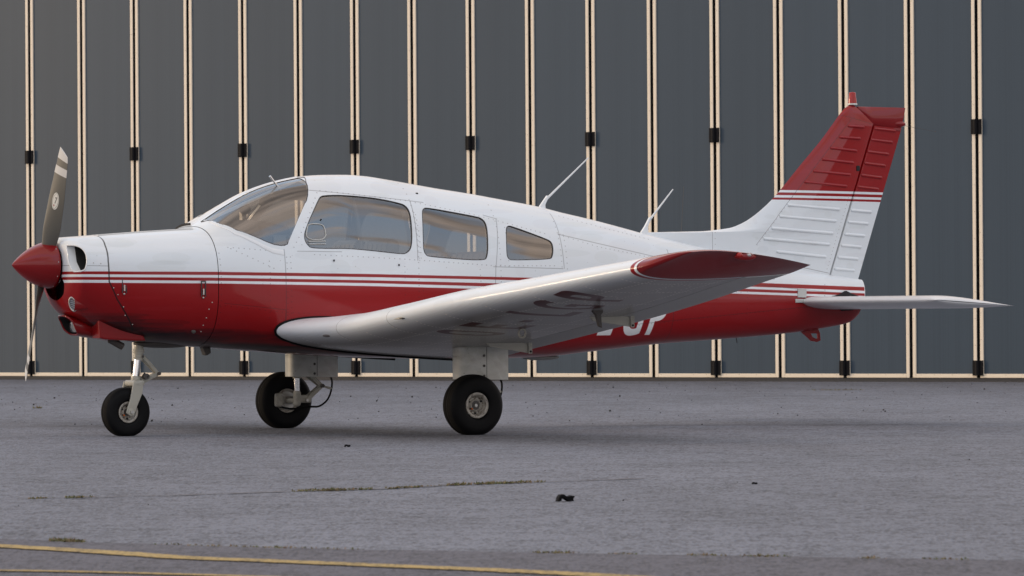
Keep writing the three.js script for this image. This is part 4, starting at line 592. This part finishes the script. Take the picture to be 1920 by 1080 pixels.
  // black rubber strip where the wing root meets the body
  const seal = []; for (const q of lin(-0.90, 0.93, 60)) { let L = 0.56, p; for (let k = 0; k < 4; k++) { p = loop(L, q, 0, 1); const f = p[0], yw = cYw(f), up = p[1] > yw, n = up ? cNt(f) : cNb(f), r = Math.min(0.97, Math.abs(p[1] - yw) / (up ? cTop(f) - yw : yw - cBot(f))); L = Math.max(0.486, cW(f) * Math.pow(1 - Math.pow(r, n), 1 / n)); } const d = q * q < 0.04 ? 0.008 : 0.002; seal.push(V(p[0] + d, p[1] + (q < 0 ? 0.003 : -0.003), sg * (L + 0.004))); }
  add('root_seal', new THREE.TubeGeometry(new THREE.CatmullRomCurve3(seal), 90, 0.0095, 8), M.rubber, wing);
  // landing and stall details on the leading edge
  { const p = wingPt(1.06, 0.016, -1); add('inspection_cover', ball(p[0] - 0.018, p[1] + 0.005, 1.06 * sg, 0.024, 0.018, 0.07), M.cover, wing); }
  { const p = wingPt(2.25, 0.004, -1); add('stall_vane', rbox(p[0] + 0.008, p[1] - 0.006, 2.25 * sg, 0.035, 0.008, 0.02, 0.002), M.pitot, wing); add('stall_plate', rbox(p[0] - 0.001, p[1] - 0.004, 2.13 * sg, 0.012, 0.02, 0.22, 0.004), M.gear, wing); }
  // flap hinge arms, tie-down ring, pitot mast
  for (const L of [1.66, 3.12]) {
    const F0 = wingPt(L, cut(L) - 0.15, -1), F1 = wingPt(L, cut(L) + 0.03, -1), br = node('hinge_bracket', plane);
    const sh = [[F0[0] + 0.02, F0[1] + 0.01], [F1[0] - 0.03, F1[1] + 0.01], [F1[0] - 0.055, F1[1] - 0.065], [F1[0] - 0.035, F1[1] - 0.072], [F0[0] - 0.02, F0[1] - 0.025]];
    add('bracket_arm', slab(sh, (L + 0.008) * sg, (L - 0.008) * sg, 0.002), M.gear, br); add('bracket_link', rbox(F1[0] - 0.05, F1[1] - 0.025, (L + 0.02) * sg, 0.03, 0.105, 0.008, 0.003), M.gear, br); add('bracket_bolt', ball(F1[0] - 0.05, F1[1] - 0.062, (L + 0.027) * sg, 0.008, 0.008, 0.006, 10), M.dark, br);
  }
  { const p = wingPt(2.52, 0.50, -1), r = new THREE.TorusGeometry(0.026, 0.008, 10, 26); r.scale(1, 1.15, 1); r.translate(p[0], p[1] - 0.03, -2.52 * sg); add('tie_down_ring', r, M.gear, plane); }
  if (sg > 0) { const L = 3.45, p = wingPt(L, 0.50, -1); add('pitot_mast', slab([[p[0] + 0.03, p[1] + 0.01], [p[0] - 0.045, p[1] + 0.01], [p[0] - 0.045, p[1] - 0.012], [p[0] - 0.03, p[1] - 0.03], [p[0] - 0.036, p[1] - 0.118], [p[0] - 0.012, p[1] - 0.108], [p[0] + 0.012, p[1] - 0.03], [p[0] + 0.036, p[1] - 0.008]], L + 0.014, L - 0.014, 0.005), M.pitot, plane); }
}
// ---- stabilator
{
  const SH = [[0.0, -3.66, 0.948, -4.42, 0.902], [1.78, -3.69, 0.948, -4.42, 0.900], [1.90, -3.70, 0.950, -4.42, 0.897]], sLF = pchip(SH, 1), sLH = pchip(SH, 2), sTF = pchip(SH, 3), sTH = pchip(SH, 4);
  const fn = (L, q) => { const x = q * q, lf = sLF(L), tf = sTF(L), c = lf - tf, side = q < 0 ? 1 : -1; return [lf - c * x, sLH(L) + (sTH(L) - sLH(L)) * x + side * c * (0.122 * naca(x) + 0.001), L]; };
  for (const sg of [1, -1]) {
    const st = node('stabilator', plane);
    for (const low of [false, true]) add('stabilator_skin', sheet((L, q) => fn(L, low ? q : -q), lin(0.06, 1.70, 16), lin(0, 1, 28), { sg, flip: low ? -1 : 1 }), wingPlain, st);
    const tf = (t, q) => { const L = 1.70 + 0.22 * t, p = fn(1.70 + 0.1 * t, q), k = Math.sqrt(Math.max(0, 1 - t ** 2.6)), base = fn(1.70, Math.abs(q)), mid = (fn(1.7, q)[1] + fn(1.7, -q)[1]) / 2, cut = 0.02 * t * t; return [p[0] - cut * (1 - q * q), mid + (p[1] - mid) * (0.06 + 0.94 * k), L]; };
    for (const low of [false, true]) add('stabilator_tip', sheet((t, q) => tf(t, low ? q : -q), [...lin(0, 0.8, 8), ...lin(0.8, 1, 8).slice(1)], lin(0, 1, 28), { sg, flip: low ? -1 : 1 }), wingPlain, st);
    add('root_rib', sheet((q, v) => { const a = fn(0.1, q), b = fn(0.1, -q); return a.map((k, i) => k + (b[i] - k) * v * 0.5); }, lin(-1, 1, 30), [0, 1], { sg, ev: 0.3, eu: 0.02 }), wingPlain, st);
    add('servo_tab', slab([[-4.425, 0.906], [-4.425, 0.898], [-4.53, 0.893], [-4.53, 0.896]], 0.12 * sg, 1.45 * sg, 0.001), wingPlain, st);
    // dark cut-out in the tail cone where the stabilator swings
    add('stabilator_slot', slab([[-3.95, 0.985], [-4.02, 1.0], [-4.085, 1.028], [-4.14, 1.004], [-4.20, 0.985], [-4.18, 0.90], [-4.14, 0.875], [-4.05, 0.872], [-3.98, 0.93]], 0.112 * sg, 0.04 * sg, 0.002), M.dark, plane);
  }
  add('placard', slab([[-3.614, 1.047], [-3.692, 1.044], [-3.690, 0.976], [-3.611, 0.978]], 0.153, 0.12, 0.003), M.plate, plane); add('placard', slab([[-3.588, 0.966], [-3.703, 0.966], [-3.703, 0.936], [-3.588, 0.937]], 0.155, 0.12, 0.003), M.plate, plane);
}
// ---- fin, dorsal fairing, rudder
const FIN = [[1.10, -2.6], [1.30, -2.42], [1.44, -2.28], [1.478, -2.30], [1.487, -2.60], [1.492, -2.85], [1.504, -2.99], [1.519, -3.10], [1.55, -3.195], [1.602, -3.294], [1.68, -3.405], [1.751, -3.489], [2.005, -3.735], [2.207, -3.932], [2.375, -4.076], [2.43, -4.124], [2.465, -4.165], [2.482, -4.20], [2.488, -4.225]];
const finLE = pchip(FIN, 1), hinge = H => H < 2.335 ? -3.973 - 0.3575 * (H - 1.163) : Math.max(-4.392, -4.392 + (H - 2.335) * 1.15);
const KX = F => (F + 4.75) / 2.65, KY = H => (H - 1.08) / 1.44;
const kinkMap = (bump) => canvasTexture(2048, 1024, (x, W, Hc) => {
  const X = F => KX(F) * W, Y = H => (1 - KY(H)) * Hc; x.fillStyle = bump ? '#808080' : WHITE; x.fillRect(0, 0, W, Hc);
  if (!bump) {
    const edge = h0 => F => h0 + (F + 3.95) * 0.0148 , band = (a, b, c) => { x.fillStyle = c; x.beginPath(); x.moveTo(X(-2.1), Y(edge(a)(-2.1))); x.lineTo(X(-4.75), Y(edge(a)(-4.75))); x.lineTo(X(-4.75), Y(edge(b)(-4.75))); x.lineTo(X(-2.1), Y(edge(b)(-2.1))); x.fill(); };
    band(2.7, 1.807, RED); band(1.788, 1.767, RED); band(1.748, 1.731, RED); wear(x, W, Hc, 17);
  }
  const dot = (a, b, n) => { for (let i = 0; i <= n; i++) { x.fillStyle = bump ? '#ffffff' : 'rgba(50,30,30,0.45)'; x.beginPath(); x.arc(X(a[0] + (b[0] - a[0]) * i / n), Y(a[1] + (b[1] - a[1]) * i / n), bump ? 3 : 2, 0, 7); x.fill(); } };
  const line = (a, b) => { x.strokeStyle = bump ? '#303030' : 'rgba(40,25,25,0.55)'; x.lineWidth = 2; x.beginPath(); x.moveTo(X(a[0]), Y(a[1])); x.lineTo(X(b[0]), Y(b[1])); x.stroke(); };
  dot([-4.18, 2.36], [-3.31, 1.386], 34); line([-4.194, 2.376], [-3.30, 1.386]); line([-4.10, 2.40], [-4.39, 2.33]); dot([-4.12, 2.41], [-4.36, 2.34], 5); line([-3.3, 1.29], [-3.97, 1.165]); line([-2.905, 1.2], [-2.905, 1.5]); dot([-2.93, 1.3], [-2.93, 1.48], 4); dot([-3.95, 1.20], [-4.36, 2.31], 40);
}, !bump);
const finMat = new THREE.MeshPhysicalMaterial({ map: kinkMap(false), bumpMap: kinkMap(true), bumpScale: 0.0015, roughness: 0.34, specularIntensity: 0.4, clearcoat: 0.65, clearcoatRoughness: 0.05 });
{
  const half = (H, x) => { const w = 0.052 - 0.012 * Math.min(1, Math.max(0, (H - 1.2) / 1.2)), c = Math.min(1, (H - 1.49) / 0.2); const t = Math.min(1, x / (H < 1.6 ? 0.30 : 0.40)); return w * Math.pow(Math.sin(t * Math.PI / 2), 0.72) * (H > 2.40 ? Math.sqrt(Math.max(0.0, 1 - ((H - 2.40) / 0.089) ** 2)) : 1) * (x > 0.5 ? 1 - 0.35 * (x - 0.5) : 1); };
  const fn = sg => (H, q) => { const x = q * q, le = finLE(H), te = hinge(H); return [le + (te - le) * x, H, Math.max(0.0003, half(H, x))]; };
  const Hs = [...lin(1.10, 1.46, 8), ...lin(1.46, 1.53, 16).slice(1), ...lin(1.53, 2.40, 40).slice(1), ...lin(2.40, 2.4885, 14).slice(1)];
  const fin = node('fin', plane), bead = (p, w, name, parent, mat, off) => {
    const [F0, H0, F1, H1] = p, len = Math.hypot(F1 - F0, H1 - H0), g = new THREE.CapsuleGeometry(0.0125, len - 0.02, 6, 12); g.rotateZ(Math.PI / 2 - 0); g.scale(1, 1, 0.95); g.rotateZ(Math.atan2(H1 - H0, F1 - F0)); 
    g.rotateY(off); g.translate((F0 + F1) / 2, (H0 + H1) / 2, -w); const u = g.attributes.uv, q = g.attributes.position; for (let i = 0; i < u.count; i++) u.setXY(i, KX(q.getX(i)), KY(q.getY(i))); add(name, g, mat, parent); };
  const plain = new THREE.MeshPhysicalMaterial({ map: finMat.map, roughness: 0.34, specularIntensity: 0.4, clearcoat: 0.65, clearcoatRoughness: 0.05 });
  for (const sg of [1, -1]) {
    add('fin_skin', sheet(fn(sg), Hs, lin(0, 1, 40), { sg, flip: -1, uv: (H, q, p) => [KX(p[0]), KY(p[1])] }), finMat, fin);
    for (const p of [[-4.153, 2.315, -4.304, 2.309], [-4.072, 2.227, -4.27, 2.218], [-3.992, 2.142, -4.235, 2.121], [-3.914, 2.053, -4.205, 2.027], [-3.834, 1.96, -4.174, 1.934], [-3.753, 1.875, -4.139, 1.844], [-3.595, 1.695, -4.071, 1.663], [-3.516, 1.607, -4.039, 1.572], [-3.44, 1.515, -4.009, 1.477], [-3.367, 1.434, -3.975, 1.39], [-3.484, 1.334, -3.941, 1.294]]) {
      const Hm = (p[1] + p[3]) / 2, xa = F => (finLE(Hm) - F) / (finLE(Hm) - hinge(Hm)), la = half(p[1], xa(p[0])), lb = half(p[3], xa(p[2])); bead(p, sg * ((la + lb) / 2 - 0.0005), 'pressed_bead', fin, plain, sg * Math.atan2(lb - la, Math.abs(p[2] - p[0])) * -1);
    }
  }
  add('fin_post', sheet((H, v) => [hinge(H), H, 0.028 * v], lin(1.12, 2.33, 6), [-1, 1], { ev: 0.4 }), M.dark, fin);
  // rudder
  const rud = node('rudder', plane), rTE = H => -4.263 - 0.3503 * (H - 1.125), r0 = H => hinge(H) - 0.014, rT = (H, x) => 0.033 * (1 - 0.88 * x) * Math.min(1, Math.sqrt((x + 0.001) / 0.05));
  const bottom = H => H;
  for (const sg of [1, -1]) {
    add('rudder_skin', sheet((v, x) => { const H = 1.155 - 0.055 * x + (2.322 - 0.020 * x - 1.155 + 0.055 * x) * v; return [r0(H) + (rTE(H) - r0(H)) * x, H, rT(H, x)]; }, lin(0, 1, 30), [0, 0.01, 0.02, 0.035, 0.05, ...lin(0.1, 1, 14)], { sg, flip: -1, uv: (v, x, p) => [KX(p[0]), KY(p[1])] }), finMat, rud);
    for (const p of [[-4.374, 2.298, -4.614, 2.282], [-4.341, 2.211, -4.58, 2.193], [-4.309, 2.117, -4.545, 2.099], [-4.279, 2.026, -4.514, 2.008], [-4.247, 1.933, -4.48, 1.914], [-4.216, 1.841, -4.448, 1.823], [-4.151, 1.658, -4.382, 1.645], [-4.121, 1.567, -4.351, 1.553], [-4.089, 1.471, -4.317, 1.458], [-4.058, 1.384, -4.285, 1.37], [-4.025, 1.291, -4.255, 1.277], [-3.993, 1.201, -4.221, 1.187]]) {
      const q = [p[0] - 0.03, p[1], p[2] - 0.004, p[3]]; const x = F => (r0(q[1]) - F) / (r0(q[1]) - rTE(q[1])); bead(q, sg * ((rT(1, x(q[0])) + rT(1, x(q[2]))) / 2 - 0.0012), 'pressed_bead', rud, plain, sg * Math.atan2(rT(1, x(q[0])) - rT(1, x(q[2])), Math.abs(q[2] - q[0])));
    }
    // moulded horn on top of the rudder
    add('rudder_horn', sheet((u, v) => { const top = 2.466 + 0.004 * (1 - u), bot = 2.447 - 0.135 * Math.min(1, u / 0.28) + (u > 0.28 ? -(u - 0.28) / 0.72 * 0.012 : 0), te = -4.713 + (1 - v) * 0.045, F = -4.262 + (te + 4.262) * u; return [F, bot + (top - bot) * v, (0.036 * Math.pow(Math.sin(Math.PI * Math.min(1, 0.06 + 0.94 * v ** 0.9) * 0.98), 0.6) * Math.min(1, Math.sqrt(u * 6)) * (1 - 0.75 * u ** 2) + 0.002) ]; }, lin(0.001, 1, 30), lin(0, 1, 16), { sg, flip: 1 }), M.red, rud);
  }
  add('rudder_lower_fairing', slab([[-4.40, 2.318], [-4.672, 2.304], [-4.664, 2.282], [-4.40, 2.302]], 0.012, -0.012, 0.003), M.red, rud);
  const tl = node('tail_light', plane); add('light_base', ball(-4.655, 2.338, 0, 0.06, 0.024, 0.026), M.red, tl); add('lamp_glass', ball(-4.705, 2.334, 0, 0.016, 0.018, 0.018), M.lens, tl);
  add('aerial_wire', rod(V(-4.70, 2.325, 0.01), V(-4.99, 2.282, 0.01), 0.0016, 0.001, 6), M.pitot, plane); add('wire_bead', ball(-4.99, 2.282, 0.01, 0.005, 0.004, 0.004, 8), M.pitot, plane);
  add('hinge_notch', rbox(-4.245, 1.985, 0.03, 0.03, 0.04, 0.03, 0.004), M.dark, plane);
  const bc = node('beacon', plane), lens = new THREE.LatheGeometry([[0.001, 0.088], [0.022, 0.087], [0.027, 0.08], [0.029, 0.045], [0.032, 0.04], [0.034, 0.006], [0.034, 0]].map(p => new THREE.Vector2(...p)), 28); lens.translate(-4.222, 2.494, 0);
  add('beacon_lens', lens, M.redLens, bc); add('beacon_core', ball(-4.222, 2.53, 0, 0.016, 0.03, 0.016), M.red, bc); const ring = new THREE.CylinderGeometry(0.037, 0.04, 0.012, 28); ring.translate(-4.222, 2.488, 0); add('beacon_ring', ring, M.alu, bc);
}
// ---- aerials and small parts
{
  const whip = (name, foot0, foot1, tip, w) => { const c = node(name, plane); add('mast_foot', slab([[foot0[0] + 0.01, foot0[1] - 0.03], [foot1[0], foot1[1] - 0.03], [foot1[0] + 0.005, foot1[1] + 0.03], [foot1[0] - 0.03, foot1[1] + 0.10], [foot1[0] - 0.012, foot1[1] + 0.10], [foot0[0] - 0.035, foot0[1] + 0.03]], w, -w, 0.003), M.white, c); add('mast_rod', rod(V(foot1[0] - 0.012, foot1[1] + 0.075, 0), V(tip[0], tip[1], 0), 0.009, 0.0045), M.white, c); };
  whip('whip_aerial', [-1.395, 1.672], [-1.462, 1.658], [-1.839, 2.047], 0.012); whip('whip_aerial', [-2.295, 1.497], [-2.360, 1.497], [-2.585, 1.812], 0.012);
  add('thin_aerial', rod(V(-2.655, 1.47, 0), V(-2.681, 1.833, 0), 0.0016, 0.0012, 6), M.pitot, plane);
  const th = node('thermometer_probe', plane); add('probe_stem', rod(V(0.835, 1.78, 0.14), V(0.925, 1.885, 0.14), 0.006, 0.008), M.chrome, th); add('probe_collar', ball(0.845, 1.795, 0.14, 0.014, 0.014, 0.014, 12), M.alu, th);
  add('belly_aerial', ball(-1.41, 0.535, 0, 0.16, 0.022, 0.05), new THREE.MeshPhysicalMaterial({ color: lc(0.3, 0.3, 0.28), roughness: 0.5 }), plane);
  add('static_wick', rod(V(-3.14, 0.69, 0), V(-3.15, 0.63, 0), 0.003), M.dark, plane);
  const skid = new THREE.Shape([[-3.70, 0.735], [-3.79, 0.672], [-3.825, 0.642], [-3.875, 0.634], [-3.905, 0.645], [-3.90, 0.70], [-3.875, 0.745]].map(p => new THREE.Vector2(...p))); skid.holes.push(new THREE.Path([[-3.815, 0.70], [-3.885, 0.70], [-3.888, 0.656], [-3.868, 0.652], [-3.832, 0.668]].map(p => new THREE.Vector2(...p))));
  const sg = new THREE.ExtrudeGeometry(skid, { depth: 0.016, bevelEnabled: true, bevelSize: 0.003, bevelThickness: 0.003, bevelSegments: 2 }); sg.translate(0, 0, -0.008); add('tail_skid', sg, M.red, plane);
  { const p = hullPt(-0.18, 0.83).p; add('roof_vent', ball(p[0], p[1], p[2], 0.012, 0.008, 0.006, 10), M.dark, plane); }
  for (const [F, H] of [[0.62, 1.262], [0.09, 1.228]]) add('skin_plug', ball(F, H, hullPt(F, 0.56).p[2] + 0.003, 0.008, 0.008, 0.004, 10), M.darkTrim, plane);
}
// ================= landing gear =================
function makeWheel(name, R, Wd, F, L, out, rimR) {                  // out = +1 if the outer face looks to port
  const c = R * 0.955, w = node(name, plane); w.position.set(F, c, -L);
  const flat = g => { const p = g.attributes.position; for (let i = 0; i < p.count; i++) if (p.getY(i) < -c + 0.002) { p.setY(i, -c + 0.002); } g.computeVertexNormals(); return g; };
  const turn = g => { g.rotateX(Math.PI / 2); return g; };
  const h = Wd / 2, prof = [[rimR * 0.98, -h * 0.62], [rimR * 1.06, -h * 0.78], [rimR * 1.25, -h * 0.96], [R * 0.72, -h], [R * 0.85, -h * 0.93], [R * 0.935, -h * 0.76], [R * 0.955, -h * 0.70]].map(p => new THREE.Vector2(...p));
  const side = [...prof], treadP = [[R * 0.955, -h * 0.70], [R * 0.984, -h * 0.52], [R * 0.992, -h * 0.43], [R * 0.975, -h * 0.415], [R * 0.975, -h * 0.37], [R * 0.996, -h * 0.355], [R, -h * 0.13], [R * 0.98, -h * 0.115], [R * 0.98, -h * 0.06]].map(p => new THREE.Vector2(...p));
  const full = [...treadP, ...[...treadP].reverse().map(p => new THREE.Vector2(p.x, -p.y))];
  add('tyre_tread', flat(turn(new THREE.LatheGeometry(full, 72))), M.tread, w);
  const walls = new THREE.LatheGeometry(new THREE.SplineCurve(side).getPoints(26), 72), walls2 = new THREE.LatheGeometry(new THREE.SplineCurve(side.map(p => new THREE.Vector2(p.x, -p.y))).getPoints(26), 72);
  add('tyre_wall', flat(turn(walls)), M.rubber, w); add('tyre_wall', flat(turn(walls2)), M.rubber, w);
  const worn = new THREE.MeshPhysicalMaterial({ roughness: 0.45, metalness: 0.25, map: canvasTexture(256, 256, (x, W, Hh) => { x.fillStyle = '#a8a399'; x.fillRect(0, 0, W, Hh); let s = 5; const q = () => { s = (Math.imul(s, 1664525) + 1013904223) >>> 0; return s / 4294967296; }; for (let i = 0; i < 420; i++) { x.fillStyle = q() < 0.55 ? `rgba(40,26,16,${0.12 + 0.4 * q()})` : `rgba(215,212,204,${0.5 * q()})`; x.beginPath(); x.ellipse(q() * W, q() * Hh, 1 + 8 * q(), 1 + 5 * q(), q() * 3, 0, 7); x.fill(); } }) });
  for (const s of [1, -1]) {
    const z = s * h, o = s === out, rim = node('rim', w);
    const rp = [[rimR * 1.03, 0.70], [rimR * 1.05, 0.80], [rimR * 1.0, 0.84], [rimR * 0.86, 0.82], [rimR * 0.78, 0.74], [rimR * 0.72, o ? 0.40 : 0.34], [rimR * 0.50, o ? 0.38 : 0.32], [rimR * 0.46, 0.55], [rimR * 0.38, 0.57], [rimR * 0.34, 0.40], [0.001, 0.38]].map(p => new THREE.Vector2(p[0], -p[1] * h * s));
    if (s < 0) rp.reverse(); const g = turn(new THREE.LatheGeometry(rp, 56)); add('rim_face', g, worn, rim);
    const hub = new THREE.CylinderGeometry(rimR * 0.33, rimR * 0.36, 0.014, 28); turn(hub); hub.translate(0, 0, -0.44 * z); add('hub_cap', hub, M.pitot, rim);
    const hn = new THREE.CylinderGeometry(rimR * 0.14, rimR * 0.14, 0.02, 6); turn(hn); hn.translate(0, 0, -0.50 * z); add('axle_nut', hn, M.alu, rim);
    for (let i = 0; i < 3; i++) { const a = i * 2.094 + 0.5, b = new THREE.CylinderGeometry(0.0075, 0.0075, 0.012, 10); turn(b); b.translate(Math.cos(a) * rimR * 0.62, Math.sin(a) * rimR * 0.62, -0.42 * z); add('rim_bolt', b, M.dark, rim); }
    if (o) { const a = -0.55, v = new THREE.CylinderGeometry(0.005, 0.006, 0.03, 8); turn(v); v.translate(Math.cos(a) * rimR * 0.52, Math.sin(a) * rimR * 0.52, -0.58 * z); add('valve', v, M.dark, rim); const cp = new THREE.CylinderGeometry(0.006, 0.006, 0.012, 8); turn(cp); cp.translate(Math.cos(a) * rimR * 0.52, Math.sin(a) * rimR * 0.52, -0.74 * z); add('valve_cap', cp, new THREE.MeshStandardMaterial({ color: lc(0.6, 0.13, 0.01), roughness: 0.6 }), rim); }
  }
  return w;
}
makeWheel('main_wheel', 0.2223, 0.165, 0.0, 1.524, 1, 0.089); makeWheel('main_wheel', 0.2223, 0.165, 0.0, -1.524, -1, 0.089); makeWheel('nose_wheel', 0.181, 0.128, 2.03, 0, 1, 0.074);
const grime = canvasTexture(256, 256, (x, W, Hh) => { x.fillStyle = '#d6d6d0'; x.fillRect(0, 0, W, Hh); let s = 77; const q = () => { s = (Math.imul(s, 1664525) + 1013904223) >>> 0; return s / 4294967296; }; for (let i = 0; i < 160; i++) { x.fillStyle = q() < 0.6 ? `rgba(110,100,86,${0.02 + 0.035 * q()})` : `rgba(245,245,240,${0.10 * q()})`; x.beginPath(); x.ellipse(q() * W, q() * Hh, 4 + 26 * q(), 4 + 34 * q(), q(), 0, 7); x.fill(); } for (let i = 0; i < 40; i++) { x.fillStyle = `rgba(40,30,22,${0.2 + 0.5 * q()})`; x.fillRect(q() * W, q() * Hh, 1 + 3 * q(), 1 + 2 * q()); } });
M.gear.map = grime; M.gear.color.setRGB(0.66, 0.64, 0.58);
const legMat = new THREE.MeshPhysicalMaterial({ map: grime, color: lc(0.88, 0.88, 0.86), roughness: 0.42, clearcoat: 0.2 });
for (const sg of [1, -1]) {
  const L = 1.355 * sg, leg = node('main_gear_leg', plane);
  // sheet metal leg fairing, rounded nose
  const sh = new THREE.Shape(); const hw = 0.072; sh.moveTo(-0.165, -hw); sh.lineTo(-0.0, -hw); sh.quadraticCurveTo(0.05, -hw, 0.05, 0); sh.quadraticCurveTo(0.05, hw, 0.0, hw); sh.lineTo(-0.165, hw); sh.lineTo(-0.36, hw * 0.55); sh.quadraticCurveTo(-0.376, 0, -0.36, -hw * 0.55); sh.closePath();
  const g = new THREE.ExtrudeGeometry(sh, { depth: 0.30, bevelEnabled: true, bevelSize: 0.003, bevelThickness: 0.003, bevelSegments: 2, curveSegments: 14 }); { const u = g.attributes.uv, p = g.attributes.position; for (let i = 0; i < u.count; i++) u.setXY(i, (p.getX(i) + 0.4) * 2, p.getZ(i) * 3); } g.rotateX(-Math.PI / 2); g.translate(0, 0.392, -L); { const p = g.attributes.position; for (let i = 0; i < p.count; i++) if (p.getY(i) < 0.42) p.setY(i, p.getY(i) + 0.02 * (p.getX(i) + 0.16) + 0.004); }
  const fair = add('leg_fairing', g, legMat, leg);
  for (const s of [1, -1]) { add('fairing_seam', rbox(-0.168, 0.545, L + s * hw, 0.004, 0.29, 0.008, 0.001), M.pitot, fair); for (let i = 0; i < 4; i++) { const b = new THREE.CylinderGeometry(0.0095, 0.0095, 0.008, 12); b.rotateX(Math.PI / 2); b.translate(-0.145, 0.42 + i * 0.073, -(L + s * (hw + 0.004))); add('fairing_screw', b, M.pitot, fair); } }
  { const p = wingPt(1.355, 0.5, -1)[1]; add('fairing_flange', rbox(-0.16, 0.652, L, 0.47, 0.05, 0.20, 0.02), M.gear, fair); }
  // oleo, axle block, scissor links
  add('chrome_piston', rod(V(-0.03, 0.42, L), V(-0.03, 0.24, L), 0.0235), M.chrome, leg); add('piston_collar', rod(V(-0.03, 0.40, L), V(-0.03, 0.384, L), 0.034, 0.031), M.gear, leg);
  const ab = new THREE.CapsuleGeometry(0.031, 0.07, 6, 18); ab.translate(-0.03, 0.232, -L); add('axle_block', ab, M.gear, leg);
  add('axle_arm', rbox(-0.085, 0.226, L, 0.12, 0.06, 0.05, 0.014), M.gear, leg); add('axle_stub', rod(V(-0.015, 0.214, L), V(0, 0.213, L + 0.13 * sg), 0.02), M.gear, leg);
  for (const s of [1, -1]) { add('scissor_link', beam(V(-0.09, 0.44, L + s * 0.028), V(-0.235, 0.325, L + s * 0.012), 0.016, 0.034), M.gear, leg); add('scissor_link', beam(V(-0.235, 0.325, L + s * 0.012), V(-0.10, 0.215, L + s * 0.028), 0.016, 0.034), M.gear, leg); }
  add('link_pin', rod(V(-0.235, 0.325, L - 0.04), V(-0.235, 0.325, L + 0.04), 0.015), M.pitot, leg); add('link_pin', rod(V(-0.10, 0.215, L - 0.045), V(-0.10, 0.215, L + 0.045), 0.012), M.alu, leg); add('hose_clip', beam(V(-0.24, 0.325, L), V(-0.335, 0.30, L), 0.012, 0.018), M.gear, leg);
  // brake
  const Lb = (1.524 - 0.075) * sg, br = node('brake', plane); const dg = new THREE.CylinderGeometry(0.085, 0.085, 0.01, 40); dg.rotateX(Math.PI / 2); dg.translate(0, 0.212, -(1.524 - 0.058) * sg); add('brake_disc', dg, M.alu, br);
  add('caliper', rbox(0.080, 0.218, Lb, 0.078, 0.108, 0.04, 0.018), M.gear, br); for (const [a, b] of [[-1, -1], [1, -1], [-1, 1], [1, 1], [0, 0]]) add('caliper_bolt', ball(0.085 + a * 0.028, 0.218 + b * 0.040, Lb - 0.022 * sg, 0.010, 0.010, 0.008, 10), M.alu, br);
  add('brake_hose', tubeThrough([V(-0.30, 0.42, L), V(-0.33, 0.37, L), V(-0.325, 0.29, L), V(-0.29, 0.215, L), V(-0.22, 0.168, L), V(-0.14, 0.165, L - 0.005 * sg), V(-0.02, 0.150, L + 0.05 * sg), V(0.07, 0.165, Lb)], 0.0075, 50), M.rubber, br);
}
{
  const leg = node('nose_gear_leg', plane);
  const ax = F => F; add('oleo_housing', rod(V(1.912, 0.72, 0), V(1.925, 0.585, 0), 0.034), M.gear, leg); add('housing_collar', rod(V(1.921, 0.628, 0), V(1.924, 0.598, 0), 0.043), M.gear, leg); add('housing_collar', rod(V(1.9245, 0.592, 0), V(1.93, 0.55, 0), 0.038), M.gear, leg);
  add('chrome_piston', rod(V(1.929, 0.556, 0), V(1.947, 0.41, 0), 0.026), M.chrome, leg); add('fork_collar', rod(V(1.944, 0.432, 0), V(1.951, 0.385, 0), 0.036), M.gear, leg);
  add('fork_crown', rbox(1.957, 0.382, 0, 0.085, 0.045, 0.19, 0.018), M.gear, leg);
  for (const s of [1, -1]) {
    const b = slab([[2.003, 0.395], [1.925, 0.395], [1.935, 0.31], [1.985, 0.20], [1.992, 0.172], [2.03, 0.146], [2.062, 0.168], [2.055, 0.20], [2.03, 0.27]], s * 0.092, s * 0.077, 0.004); add('fork_blade', b, M.gear, leg);
    const n = new THREE.CylinderGeometry(0.026, 0.026, 0.012, 20); n.rotateX(Math.PI / 2); n.translate(2.03, 0.175, -s * 0.098); add('axle_washer', n, M.gear, leg); const m = new THREE.CylinderGeometry(0.012, 0.012, 0.03, 12); m.rotateX(Math.PI / 2); m.translate(2.03, 0.175, -s * 0.105); add('axle_nut', m, M.alu, leg);
    add('scissor_link', beam(V(1.90, 0.575, s * 0.03), V(1.775, 0.452, s * 0.012), 0.013, 0.026), M.gear, leg); add('scissor_link', beam(V(1.775, 0.45, s * 0.012), V(1.92, 0.385, s * 0.03), 0.013, 0.030), M.gear, leg);
  }
  add('link_pin', rod(V(1.772, 0.45, -0.035), V(1.772, 0.45, 0.035), 0.013), M.pitot, leg); add('link_pin', rod(V(1.905, 0.575, -0.042), V(1.905, 0.575, 0.042), 0.009), M.pitot, leg);
  add('steering_bolt', rod(V(1.885, 0.43, 0.02), V(1.885, 0.43, 0.06), 0.022), M.pitot, leg);
  add('shimmy_damper', rod(V(1.90, 0.445, 0.03), V(1.87, 0.425, 0.05), 0.016), M.dark, leg);
}
scene.traverse(o => { if (o.isMesh) o.castShadow = o.receiveShadow = true; });
renderer.render(scene, camera);
